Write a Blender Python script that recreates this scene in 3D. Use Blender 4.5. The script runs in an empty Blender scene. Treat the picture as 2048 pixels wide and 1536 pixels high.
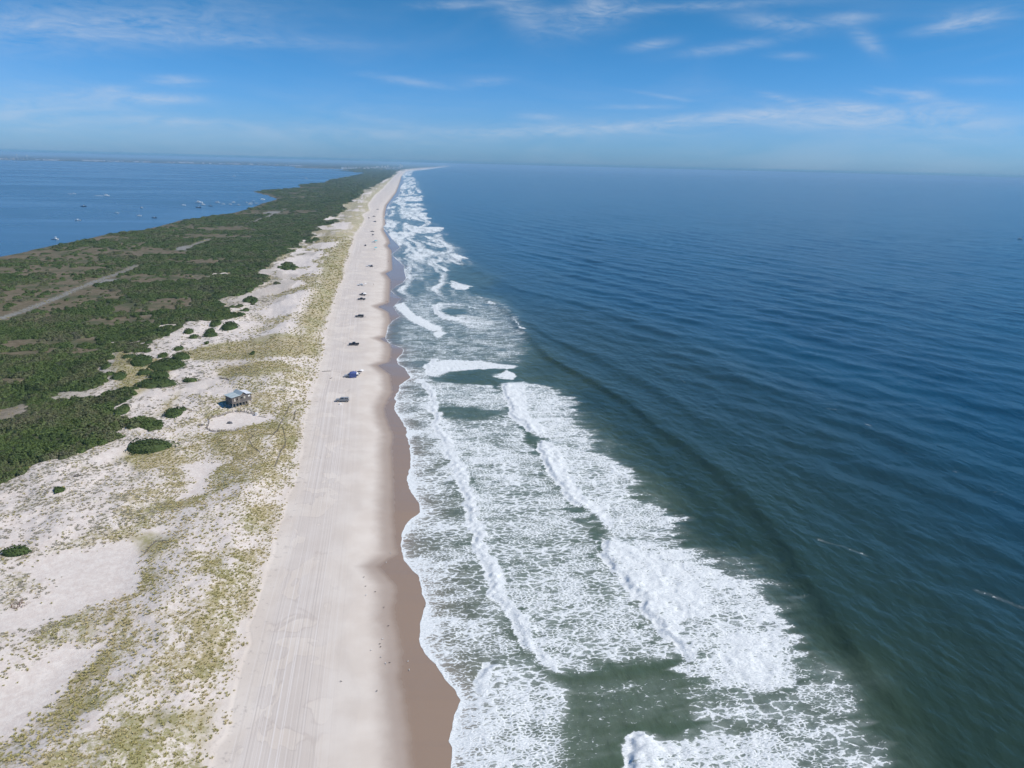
import bpy, math, random
import numpy as np
rng = np.random.default_rng(7)
random.seed(7)
R = math.radians
SC = bpy.context.scene
COL = SC.collection
H = 100.0
FPX = 1470.0                       # focal length in photo pixels (photo 2048 wide)

# ------------------------------------------------------------------ camera frame
def cam_axes(psi=8.6, th=16.56, ro=1.45):
    ps, t, r = R(psi), R(th), R(ro)
    f = np.array([math.sin(ps)*math.cos(t), math.cos(ps)*math.cos(t), -math.sin(t)])
    r0 = np.array([math.cos(ps), -math.sin(ps), 0.0]); u0 = np.cross(r0, f)
    return f, math.cos(r)*r0+math.sin(r)*u0, -math.sin(r)*r0+math.cos(r)*u0
CF, CR, CU = cam_axes()
def W(pts, z=0.0):
    """photo point -> place on the level z"""
    p = np.atleast_2d(np.array(pts, float))
    d = CF + ((p[:, :1]-1024)/FPX)*CR - ((p[:, 1:2]-768)/FPX)*CU
    t = (z-H)/d[:, 2]
    return (d*t[:, None])[:, :2]
def line_x(pts, z=0.0):
    w = W(pts, z); o = np.argsort(w[:, 1]); w = w[o]
    return lambda y: np.interp(y, w[:, 1], w[:, 0])

# ------------------------------------------------------------------ noise
def _hash(ix, iy, s):
    h = (ix.astype(np.int64)*374761393 + iy.astype(np.int64)*668265263 + s*1274126177) & 0xffffffff
    h = ((h ^ (h >> 13))*1274126177) & 0xffffffff
    h = ((h ^ (h >> 16))*2246822519) & 0xffffffff
    return ((h ^ (h >> 15)) & 0xffffff)/float(0xffffff)
def vn(x, y, s=0):
    x = np.asarray(x, float); y = np.asarray(y, float)
    ix = np.floor(x); iy = np.floor(y); fx = x-ix; fy = y-iy
    fx = fx*fx*fx*(fx*(fx*6-15)+10); fy = fy*fy*fy*(fy*(fy*6-15)+10)
    a = _hash(ix, iy, s); b = _hash(ix+1, iy, s); c = _hash(ix, iy+1, s); d = _hash(ix+1, iy+1, s)
    return (a+(b-a)*fx)*(1-fy)+(c+(d-c)*fx)*fy
def fbm(x, y, s=0, o=4, g=.5):
    t = 0; a = 1; n = 0
    for k in range(o):
        t = t+a*vn(x*2**k+17.3*k, y*2**k-9.1*k, s+k*13); n += a; a *= g
    return t/n
def sm(a, b, x):
    t = np.clip((x-a)/(b-a), 0, 1); return t*t*(3-2*t)

# ------------------------------------------------------------------ traced lines
WL = [(898,1700),(901,1536),(905,1495),(898,1483),(905,1457),(908,1433),(922,1401),(908,1379),(891,1359),(871,1328),(849,1307),(838,1279),
 (842,1244),(852,1206),(845,1188),(835,1150),(807,1122),(802,1098),(803,1066),(815,1045),(841,1024),(839,1010),(829,994),(817,977),(814,958),
 (821,928),(820,893),(812,873),(813,857),(799,835),(788,821),(792,802),(788,795),(797,783),(799,770),(821,756),(809,737),(796,728),(794,718),
 (806,705),(805,697),(779,687),(770,677),(776,652),(786,641),(800,633),(786,614),(802,597),(790,590),(781,582),(792,572),(806,565),(812,556),(808,540),
 (808,533),(797,522),(782,510),(800,494),(796,490),(784,478),(776,467),(765,455),(773,447),(768,436),(773,424),(774,416),(782,403),(796,392),
 (800,383),(801,374),(807,366),(806,358),(804,350),(813,342),(843,339),(862,337),(890,334)]
wl = W(WL); o = np.argsort(wl[:, 1], kind='stable'); wl = wl[o]
wl = np.vstack([[[8, -300]], wl, [[4200, 70000]]])
def Wx(y):
    b = np.interp(y, wl[:, 1], wl[:, 0])
    return b + .35*(fbm(y/2.5, y*0+3, 5, 3)-.5)*np.clip(y/100, 1, 3)
TOE = [(405,1620),(430,1536),(434,1497),(462,1466),(466,1426),(478,1372),(487,1335),(506,1285),(500,1254),(512,1229),(531,1169),(541,1128),(553,1112),
 (556,1066),(572,1031),(578,994),(594,966),(600,931),(609,903),(609,862),(616,831),(624,800),(636,760),(640,740),(650,700),(655,660),(668,620),
 (676,580),(690,555),(693,530),(702,505),(712,470),(728,450),(732,438),(728,430),(743,422),(738,410),(745,400),(752,390),(766,378),(778,365),(790,352),(800,344)]
tw = W(TOE, 2.4); o = np.argsort(tw[:, 1]); tw = tw[o]
tw = np.vstack([[[-34, -300]], tw, [[300, 14000], [1200, 24000], [4000, 70000]]])
def Tx(y): return np.interp(y, tw[:, 1], tw[:, 0])
WET = [(782,1700),(780,1536),(775,1450),(765,1372),(767,1330),(765,1288),(754,1238),(758,1200),(762,1172),(738,1150),(728,1136),(745,1120),(765,1105),(762,1080),
 (760,1030),(763,960),(762,900),(766,870),(752,832),(750,815),(768,780),(764,750),(740,733),(764,722),(769,700),(766,684),(744,676),(766,668),(769,640),
 (766,624),(744,614),(768,604),(772,560),(762,548),(776,540),(776,500),(768,492),(774,485),(772,478),(762,460),(766,450),(766,425),(770,410),(790,385),(797,368),(802,352)]
ww = W(WET, 1.0); o = np.argsort(ww[:, 1]); ww = ww[o]
ww = np.vstack([[[-14, -300]], ww, [[320, 12600], [1340, 24141], [4150, 70000]]])
def Ex(y): return np.interp(y, ww[:, 1], ww[:, 0])
BAY = [(-900,640),(-200,545),(0,512),(62,499),(109,490),(156,480),(219,467),(266,463),(300,455),(350,442),(416,433),(469,424),(506,414),(522,406),(547,400),(553,397),
 (537,392),(512,386),(506,383),(531,380),(578,377),(600,375),(595,371),(612,367),(644,366),(659,359),(676,356),(708,351),(732,345),(708,342),(663,341)]
bw = W(BAY); o = np.argsort(bw[:, 1]); bw = bw[o]
bw = np.vstack([[[-470, -300]], bw, [[-900, 11000]]])
def Bx(y): return np.interp(y, bw[:, 1], bw[:, 0]) + 10*(fbm(y/35., y*0, 8, 3)-.5)
far = np.array([(-40000, 3000), (-9000, 9000), (-5467, 11467), (-4441, 12400), (-3097, 13000), (-1911, 12800), (-1200, 12000), (-700, 11400)])
def far_land(x, y):      # >0 on the mainland
    n = 900*(fbm(x/1500., y/2500., 77, 4)-.5)
    return (y + n - np.interp(x, far[:, 0], far[:, 1]))*np.where(x < -600, 1, 0)

def poly_sdf(px, py, P, margin):
    """signed distance in metres, + inside; far outside = -margin"""
    P = np.asarray(P); out = np.full(px.shape, -margin, float)
    m = (px > P[:, 0].min()-margin) & (px < P[:, 0].max()+margin) & (py > P[:, 1].min()-margin) & (py < P[:, 1].max()+margin)
    if not m.any(): return out
    x = px[m]; y = py[m]; d = np.full(x.shape, 1e18); ins = np.zeros(x.shape, bool)
    n = len(P)
    for i in range(n):
        ax, ay = P[i]; bx, by = P[(i+1) % n]
        vx, vy = bx-ax, by-ay; L = vx*vx+vy*vy+1e-12
        t = np.clip(((x-ax)*vx+(y-ay)*vy)/L, 0, 1)
        d = np.minimum(d, (x-ax-t*vx)**2+(y-ay-t*vy)**2)
        c = (ay > y) != (by > y)
        with np.errstate(divide='ignore', invalid='ignore'):
            ins ^= c & (x < (bx-ax)*(y-ay)/(by-ay+1e-12)+ax)
    d = np.sqrt(d); out[m] = np.maximum(np.where(ins, d, -d), -margin)
    return out
def line_sdist(px, py, P, margin):
    """signed distance to an open line, + on the right hand side (seaward) of a line running away from the camera; along = 0..1"""
    P = np.asarray(P); P = P[np.argsort(P[:, 1])] if P[0, 1] > P[-1, 1] else P
    out = np.full(px.shape, 1e6, float); al = np.zeros(px.shape)
    m = (px > P[:, 0].min()-margin) & (px < P[:, 0].max()+margin) & (py > P[:, 1].min()-margin) & (py < P[:, 1].max()+margin)
    if not m.any(): return out, al
    x = px[m]; y = py[m]; best = np.full(x.shape, 1e18); sg = np.ones(x.shape); aa = np.zeros(x.shape)
    seg = np.hypot(*(P[1:]-P[:-1]).T); cum = np.r_[0, np.cumsum(seg)]
    for i in range(len(P)-1):
        ax, ay = P[i]; vx, vy = P[i+1]-P[i]; L = vx*vx+vy*vy+1e-12
        t = np.clip(((x-ax)*vx+(y-ay)*vy)/L, 0, 1)
        d = (x-ax-t*vx)**2+(y-ay-t*vy)**2
        cr = vy*(x-ax)-vx*(y-ay)
        b = d < best
        best = np.where(b, d, best); sg = np.where(b, np.sign(cr), sg); aa = np.where(b, (cum[i]+t*seg[i])/cum[-1], aa)
    out[m] = np.sqrt(best)*sg; al[m] = aa
    return out, al
def ell(px, py, e, z=3.0):
    """>0 inside an ellipse given at photo size: value 1 at centre, 0 on the rim"""
    cx, cy, rx, ry = e[:4]
    c = W([(cx, cy)], z)[0]; a = W([(cx+rx, cy)], z)[0]; b1 = W([(cx, cy-ry)], z)[0]; b2 = W([(cx, cy+ry)], z)[0]
    ex = math.hypot(*(a-c)); ey = math.hypot(*(b1-b2))/2
    return c, ex, ey

# ------------------------------------------------------------------ land shapes
THICK = [(-300,1050),(0,978),(63,940),(62,930),(130,926),(170,905),(215,893),(236,878),(228,868),(300,868),(333,862),(320,850),(300,843),(250,846),
 (205,838),(229,820),(254,808),(252,786),(200,795),(142,806),(107,800),(140,786),(178,782),(221,762),(223,754),(190,742),(198,739),(231,721),
 (216,710),(254,706),(292,701),(292,691),(216,686),(300,683),(340,672),(380,650),(432,648),(480,635),(465,622),(432,604),(495,592),(545,560),
 (510,552),(545,530),(560,515),(600,495),(600,480),(640,450),(652,436),(671,427),(690,419),(679,413),(715,396),(724,382),(740,374),(756,367),(770,360),(782,353),(792,346)]
thick_poly = np.vstack([W(THICK, 3), [[-120, 11000], [-3000, 12000], [-3000, 80]]])
SANDHOLE = [(20,826,36,13),(28,757,36,5),(127,793,22,8),(232,684,20,3),(335,656,20,3),(240,706,14,3),(274,684,10,3),(585,500,14,3),(478,478,10,2),(530,505,12,2),(400,553,25,3),(445,548,22,3)]
TAN = [(70,594,88,22),(175,590,50,11),(90,537,100,6),(155,501,75,6),(298,554,70,5),(318,611,48,8),(180,682,22,6),(30,684,50,6),(60,508,70,6),
 (455,455,50,3),(590,424,30,3),(200,560,14,6),(300,500,80,4),(420,470,70,3),(250,640,60,5),(395,520,50,3),(100,700,60,4)]
BLOW = [[(-120,1290),(0,1262),(75,1250),(150,1225),(210,1202),(262,1185),(272,1150),(272,1120),(300,1090),(338,1062),(320,1060),(250,1083),(150,1105),(70,1122),(60,1135),(110,1160),(95,1200),(40,1225),(-60,1240)],
 [(-60,1500),(0,1475),(50,1445),(105,1405),(150,1345),(205,1292),(150,1290),(110,1305),(70,1345),(20,1375),(-60,1400)],
 [(355,1000),(395,988),(415,955),(440,930),(405,922),(375,932),(388,958),(365,980)],
 [(408,850),(424,840),(440,832),(470,822),(500,826),(548,833),(528,846),(490,850),(462,862),(438,860),(424,866)],
 [(250,788),(300,803),(345,812),(335,795),(285,780),(262,782)],[(330,800),(400,766),(440,757),(448,768),(425,780),(370,792)],[(390,790),(460,782),(480,792),(440,800)],
 [(505,690),(545,668),(590,643),(602,650),(572,674),(530,691)],[(180,925),(215,912),(268,893),(282,890),(250,915),(200,932)],
 [(560,600),(620,590),(650,600),(600,622),(540,640),(520,630)],[(548,528),(600,512),(650,508),(640,520),(590,530)],[(480,598),(540,575),(600,566),(610,575),(550,590),(500,604)],
 [(600,548),(660,540),(680,548),(630,556)],[(620,498),(690,486),(700,494),(650,502)],[(560,720),(620,728),(600,735),(550,730)]]
LUSH = [[(235,700),(300,718),(345,730),(330,770),(270,800),(240,785),(225,740)],[(430,742),(480,735),(530,733),(585,738),(578,755),(520,771),(455,762)],[(350,708),(420,695),(520,680),(630,685),(645,710),(560,726),(400,728)],
 [(620,690),(650,640),(668,600),(685,560),(690,520),(700,490),(690,480),(650,520),(640,580),(600,650)],[(230,930),(250,905),(300,892),(350,895),(350,930),(280,945)],
 [(250,1060),(330,1075),(360,1085),(300,1130)],[(290,850),(360,790),(350,815),(300,840)],[(150,1248),(190,1238),(200,1262),(165,1280)],[(300,1430),(420,1420),(400,1500),(300,1480)]]
SHRUBS = [(432,655,12,7),(460,660,17,8),(421,668,10,4),(422,675,15,4),(388,678,9,4),(378,669,10,6),(298,688,8,4),(358,701,10,6),(295,704,7,4),
 (326,715,10,6),(363,720,19,6),(282,716,10,8),(259,716,13,10),(284,731,22,9),(335,736,38,9),(213,740,10,5),(290,750,15,5),(239,758,14,7),
 (319,756,21,7),(313,774,42,11),(381,764,15,4),(348,832,19,8),(366,825,8,3),(245,825,15,9),(300,902,48,11),(31,1108,28,9),(120,991,11,4),
 (508,606,9,4),(506,717,5,3),(377,545,9,7),(414,692,5,2),(500,604,14,4),(520,556,18,4),(440,597,20,4)]
blow_w = [W(p, 3) for p in BLOW]; lush_w = [W(p, 3) for p in LUSH]

def thick_mask(x, y):
    m = poly_sdf(x+10*(fbm(x/14, y/20, 41, 4)-.5), y+16*(fbm(x/14, y/20, 42, 4)-.5), thick_poly, 60)
    v = sm(-1.5, 1.5, m)
    far_n = fbm(x/18, y/55, 43, 4)
    d = Tx(y)-x
    streak = sm(.50, .58, far_n)*sm(40, 60, d)*(1-sm(90, 130, d))*sm(450, 700, y)
    v = np.maximum(v, streak*.9)
    for e in SANDHOLE:
        c, ex, ey = ell(x, y, e)
        q = ((x-c[0])/ex)**2+((y-c[1])/ey)**2 + 1.2*(fbm(x/4, y/7, 44, 3)-.5)
        v = v*sm(.85, 1.15, q)
    v = v*sm(8, 22, x-Bx(y)+18*(fbm(x/12, y/12, 45, 3)-.5))
    v = v*np.where(y > 10500, 0, 1)
    r = np.abs(x-road_x(y)); v = v*(1-road_on(y)*(1-sm(3.6, 5.2, r)))
    return v
road_w = W([(-400,745),(0,636),(41,622),(102,599),(152,578),(178,568),(211,555),(239,545),(254,540),(272,530),(300,522),(325,510),(366,497),(383,490),(409,481),(459,461),(500,446),(537,432),(562,422),(587,410),(628,394),(650,385)], 2)
road_w = road_w[np.argsort(road_w[:, 1])]
def road_on(y): return np.clip((1-sm(720, 750, y))+sm(885, 900, y)*(1-sm(985, 1005, y))+sm(1230, 1260, y)*(1-sm(1620, 1650, y))*sm(.4, .5, vn(y/60., y*0, 66)), 0, 1)
def road_x(y): return np.interp(y, road_w[:, 1], road_w[:, 0])
def tan_mask(x, y):
    v = np.zeros(x.shape)
    for e in TAN:
        c, ex, ey = ell(x, y, e); ex *= 1.7; ey *= 1.8
        q = ((x-c[0])/ex)**2+((y-c[1])/ey)**2 + 2.2*(fbm(x/9, y/14, 51, 4)-.5)
        v = np.maximum(v, 1-sm(.7, 1.05, q))
    v = np.maximum(v, sm(.51, .62, fbm(x/45, y/70, 52, 4))*(.35+.65*sm(-190, -260, x))*sm(260, 420, y)*.9)
    return v
def ground_z(x, y):
    x = np.asarray(x, float); y = np.asarray(y, float)
    T = Tx(y); w = Wx(y); e = Ex(y); d = T-x
    a = np.clip((x-T)/np.maximum(w-T, 1), 0, 1)
    cusp = sm(0, 1, (x-T)/np.maximum(e-T, 1))
    beach = 2.4-1.0*a-1.4*np.clip((a-.55)/.45, 0, 1)**1.3
    beach = beach+.10*(fbm(x/9, y/14, 3, 3)-.5)*np.clip((1-a)*5, 0, 1)
    under = -np.clip((x-w)*.05, 0, 4)
    dn = sm(0, 12, d)
    fall = 1-sm(60, 150, d)
    foot = 1.6*dn*fall + 2.0*np.exp(-((d-24)/13)**2)*(.4+1.2*fbm(x/40, y/40, 11, 2))*dn
    hum = (3.4*(fbm(x/22, y/26, 12, 4)-.5)+.9*(fbm(x/5, y/6, 14, 3)-.5))*sm(1, 16, d)*(.25+.75*(1-sm(90, 180, d)))
    scarp = .15*sm(0, 1.2, d)
    dune = 2.4+scarp+foot+hum-1.0*sm(90, 200, d)
    for P in blow_w[:4]:
        s = poly_sdf(x, y, P, 22)
        k = sm(-18, 5, s)
        dune = dune*(1-k)+k*np.minimum(dune, 2.6+.25*fbm(x/12, y/12, 9, 2))
    z = np.where(x < T, np.maximum(dune, 1.2), beach+under)
    b = Bx(y)
    fl = far_land(x, y)
    bay = np.where(y < 10600, x-b, np.where(fl > 0, 60, -60))
    bay = np.where((y >= 9500) & (x > -1500), np.maximum(bay, np.where(y > 10800, 60, bay)), bay)
    bay = np.where(fl > 0, 60, bay)
    k = sm(-6, 14, bay)
    z = np.where(x < T-30, z*k-1.6*(1-k), z)
    z = np.where((y > 9000) & (x < T-400), np.where(bay > 0, 3+9*fbm(x/300, y/900, 4, 3), z), z)
    return z

# ------------------------------------------------------------------ material helpers
def mat(name):
    m = bpy.data.materials.new(name); m.use_nodes = True; nt = m.node_tree; nt.nodes.clear()
    return m, NT(nt)
class NT:
    def __init__(s, nt): s.t = nt
    def n(s, ty, **k):
        nd = s.t.nodes.new(ty)
        ins = k.pop('ins', {})
        for a, b in k.items(): setattr(nd, a, b)
        for a, b in ins.items(): s.set(nd.inputs[a], b)
        return nd
    def set(s, sock, v):
        if isinstance(v, bpy.types.NodeSocket): s.t.links.new(v, sock)
        elif isinstance(v, bpy.types.Node): s.t.links.new(v.outputs[0], sock)
        else:
            if isinstance(v, (tuple, list)) and len(v) == 3 and sock.type == 'RGBA': v = (*v, 1)
            sock.default_value = v
    def m(s, op, a, b=0.0, c=None, clamp=False):
        nd = s.t.nodes.new('ShaderNodeMath'); nd.operation = op; nd.use_clamp = clamp
        s.set(nd.inputs[0], a); s.set(nd.inputs[1], b)
        if c is not None: s.set(nd.inputs[2], c)
        return nd.outputs[0]
    def ss(s, x, a, b):
        nd = s.t.nodes.new('ShaderNodeMapRange'); nd.interpolation_type = 'SMOOTHSTEP'
        s.set(nd.inputs[0], x); s.set(nd.inputs[1], a); s.set(nd.inputs[2], b); s.set(nd.inputs[3], 0.0); s.set(nd.inputs[4], 1.0)
        return nd.outputs[0]
    def lin(s, x, a, b, c, d):
        nd = s.t.nodes.new('ShaderNodeMapRange')
        for i, v in enumerate((x, a, b, c, d)): s.set(nd.inputs[i], v)
        return nd.outputs[0]
    def mix(s, f, a, b):
        nd = s.t.nodes.new('ShaderNodeMix'); nd.data_type = 'RGBA'
        s.set(nd.inputs[0], f); s.set(nd.inputs[6], a); s.set(nd.inputs[7], b)
        return nd.outputs[2]
    def attr(s, name, comp=None):
        nd = s.t.nodes.new('ShaderNodeAttribute'); nd.attribute_name = name
        return nd
    def pos(s):
        return s.n('ShaderNodeNewGeometry').outputs['Position']
    def mapv(s, v, sc=(1, 1, 1), rot=(0, 0, 0), loc=(0, 0, 0)):
        nd = s.n('ShaderNodeMapping'); s.set(nd.inputs[0], v); nd.inputs[3].default_value = sc; nd.inputs[2].default_value = rot; nd.inputs[1].default_value = loc
        return nd.outputs[0]
    def noise(s, v, scale, det=4, rough=.55, dist=0.0, dim='3D'):
        nd = s.n('ShaderNodeTexNoise', noise_dimensions=dim)
        s.set(nd.inputs['Vector'], v); nd.inputs['Scale'].default_value = scale; nd.inputs['Detail'].default_value = det
        nd.inputs['Roughness'].default_value = rough; nd.inputs['Distortion'].default_value = dist
        return nd.outputs[0]
    def out(s, sh): s.t.links.new(sh, s.n('ShaderNodeOutputMaterial').inputs[0])
    def bsdf(s, col, rough=.8, **k):
        nd = s.n('ShaderNodeBsdfPrincipled'); s.set(nd.inputs['Base Color'], col); s.set(nd.inputs['Roughness'], rough)
        for a, b in k.items(): s.set(nd.inputs[a.replace('_', ' ')], b)
        return nd
def simple(name, col, rough=.6, metal=0.0, var=.12, scale=3.0, spec=.5):
    m, N = mat(name)
    c = N.n('ShaderNodeTexCoord').outputs['Object']
    n = N.noise(c, scale, 4)
    f = N.lin(n, .3, .7, 1-var, 1+var)
    cc = N.n('ShaderNodeVectorMath', operation='SCALE'); cc.inputs[0].default_value = col[:3]; N.set(cc.inputs[3], f)
    b = N.bsdf(cc.outputs[0], rough, Metallic=metal, Specular_IOR_Level=spec)
    N.out(b.outputs[0]); return m

# ------------------------------------------------------------------ mesh helpers
def grid_mesh(name, X, Y, Z, attrs, material):
    nr, nc = X.shape
    co = np.stack([X, Y, Z], -1).reshape(-1, 3).astype(np.float32)
    idx = np.arange(nr*nc).reshape(nr, nc)
    q = np.stack([idx[:-1, :-1], idx[:-1, 1:], idx[1:, 1:], idx[1:, :-1]], -1).reshape(-1, 4)
    return raw_mesh(name, co, q, attrs, material, True)
def raw_mesh(name, co, q, attrs=None, material=None, smooth=False, link=True):
    me = bpy.data.meshes.new(name)
    n = len(q); k = q.shape[1]
    me.vertices.add(len(co)); me.vertices.foreach_set('co', np.asarray(co, np.float32).ravel())
    me.loops.add(n*k); me.loops.foreach_set('vertex_index', q.ravel().astype(np.int32))
    me.polygons.add(n); me.polygons.foreach_set('loop_start', (np.arange(n)*k).astype(np.int32))
    me.polygons.foreach_set('use_smooth', np.full(n, smooth, bool))
    me.update(calc_edges=True)
    for a, v in (attrs or {}).items():
        if v.ndim == 1:
            at = me.attributes.new(a, 'FLOAT', 'POINT'); at.data.foreach_set('value', v.astype(np.float32))
        else:
            at = me.attributes.new(a, 'FLOAT_COLOR', 'POINT'); at.data.foreach_set('color', v.astype(np.float32).ravel())
    if material: me.materials.append(material)
    ob = bpy.data.objects.new(name, me)
    if link: COL.objects.link(ob)
    return ob
def tag(o, label=None, cat=None, group=None, kind=None):
    if label: o['label'] = label
    if cat: o['category'] = cat
    if group: o['group'] = group
    if kind: o['kind'] = kind
    return o
def empty(name, loc, rz=0.0, scale=1.0):
    o = bpy.data.objects.new(name, None); o.location = loc; o.rotation_euler = (0, 0, rz); o.scale = (scale,)*3
    o.empty_display_size = .2; COL.objects.link(o); return o
def copy_tree(o, parent=None):
    c = o.copy(); COL.objects.link(c)
    if parent is not None: c.parent = parent
    for ch in list(o.children): copy_tree(ch, c)
    return c
class MB:
    def __init__(s): s.v = []; s.f = []; s.m = []
    def add(s, v, f, mi=0):
        b = len(s.v); s.v += [tuple(p) for p in v]; s.f += [tuple(i+b for i in q) for q in f]; s.m += [mi]*len(f); return s
    def box(s, c, d, rz=0.0, taper=(1, 1), mi=0):
        hx, hy, hz = d[0]/2, d[1]/2, d[2]/2; v = []
        for z, t in ((-hz, (1, 1)), (hz, taper)):
            for x, y in ((-hx, -hy), (hx, -hy), (hx, hy), (-hx, hy)):
                a, b = x*t[0], y*t[1]
                v.append((c[0]+a*math.cos(rz)-b*math.sin(rz), c[1]+a*math.sin(rz)+b*math.cos(rz), c[2]+z))
        return s.add(v, [(0, 3, 2, 1), (4, 5, 6, 7), (0, 1, 5, 4), (1, 2, 6, 5), (2, 3, 7, 6), (3, 0, 4, 7)], mi)
    def tube(s, a, b, r1, r2=None, n=8, mi=0):
        r2 = r1 if r2 is None else r2
        a = np.array(a, float); b = np.array(b, float); d = b-a; d /= np.linalg.norm(d)+1e-9
        q = np.array([0, 0, 1.]) if abs(d[2]) < .9 else np.array([1., 0, 0])
        u = np.cross(d, q); u /= np.linalg.norm(u); w = np.cross(d, u); v = []
        for p, r in ((a, r1), (b, r2)):
            for k in range(n):
                t = 2*math.pi*k/n; v.append(tuple(p+r*(math.cos(t)*u+math.sin(t)*w)))
        f = [(k, (k+1) % n, n+(k+1) % n, n+k) for k in range(n)]+[tuple(range(n))[::-1], tuple(range(n, 2*n))]
        return s.add(v, f, mi)
    def prism(s, prof, y0, y1, inset=0.0, mi=0):
        """side profile (x,z) extruded across y, upper points drawn in by inset"""
        n = len(prof); zs = [p[1] for p in prof]; z0, z1 = min(zs), max(zs); v = []
        for y, sg in ((y0, 1), (y1, -1)):
            for x, z in prof: v.append((x, y+sg*inset*(z-z0)/(z1-z0+1e-9), z))
        f = [(k, (k+1) % n, n+(k+1) % n, n+k) for k in range(n)]+[tuple(range(n))[::-1], tuple(range(n, 2*n))]
        return s.add(v, f, mi)
    def build(s, name, material, parent=None, bevel=0.0, smooth=False):
        me = bpy.data.meshes.new(name); me.from_pydata(s.v, [], s.f); me.update()
        ms = material if isinstance(material, (list, tuple)) else [material]
        for k in ms: me.materials.append(k)
        me.polygons.foreach_set('material_index', s.m)
        if smooth: me.polygons.foreach_set('use_smooth', [True]*len(s.f))
        o = bpy.data.objects.new(name, me); COL.objects.link(o)
        if parent is not None: o.parent = parent
        if bevel:
            b = o.modifiers.new('bevel', 'BEVEL'); b.width = bevel; b.segments = 2; b.limit_method = 'ANGLE'
        return o
#%%SURFACES%%
def blow_mask(x, y):
    v = np.zeros(x.shape)
    for P in blow_w:
        s = poly_sdf(x+3*(fbm(x/5, y/5, 61, 3)-.5), y+5*(fbm(x/5, y/5, 62, 3)-.5), P, 8)
        v = np.maximum(v, sm(-2.5, 2.0, s))
    d = Tx(y)-x
    st = fbm(x/16, y/45, 63, 4)
    v = np.maximum(v, sm(.56, .64, st)*sm(8, 18, d)*sm(330, 480, y)*(1-sm(110, 150, d)))
    return v
def lush_mask(x, y):
    v = np.zeros(x.shape)
    for P in lush_w:
        s = poly_sdf(x+4*(fbm(x/6, y/7, 64, 3)-.5), y+6*(fbm(x/6, y/7, 65, 3)-.5), P, 8)
        v = np.maximum(v, sm(-2.5, 2.5, s))
    return v
def grass_dens(x, y, bl=None, lu=None):
    d = Tx(y)-x + 5*(fbm(x/9, y/9, 70, 3)-.5)
    bl = blow_mask(x, y) if bl is None else bl
    lu = lush_mask(x, y) if lu is None else lu
    n = fbm(x/13, y/15, 71, 4)
    base = .84*sm(-.3, 2.2, d)*(1-.40*sm(30, 55, d))*(1-.25*sm(250, 320, y))
    g = base*(.46+.50*sm(.30, .66, n+.08*(1-sm(25, 45, d)))) + .22*sm(1, 5, d)*sm(.35, .6, fbm(x/4, y/5, 72, 3))
    far = sm(380, 700, y)
    g = g*(1-far)+far*(.5+.42*sm(.3, .5, n+.1))*sm(1, 5, d)
    g = np.maximum(g, lu*.88)*(1-bl)
    g = np.maximum(g, (.62+.3*n)*sm(0, 3, d)*(1-sm(15, 27, d+8*(n-.5)))*sm(290, 400, y))
    return np.clip(g, 0, 1)
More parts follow.
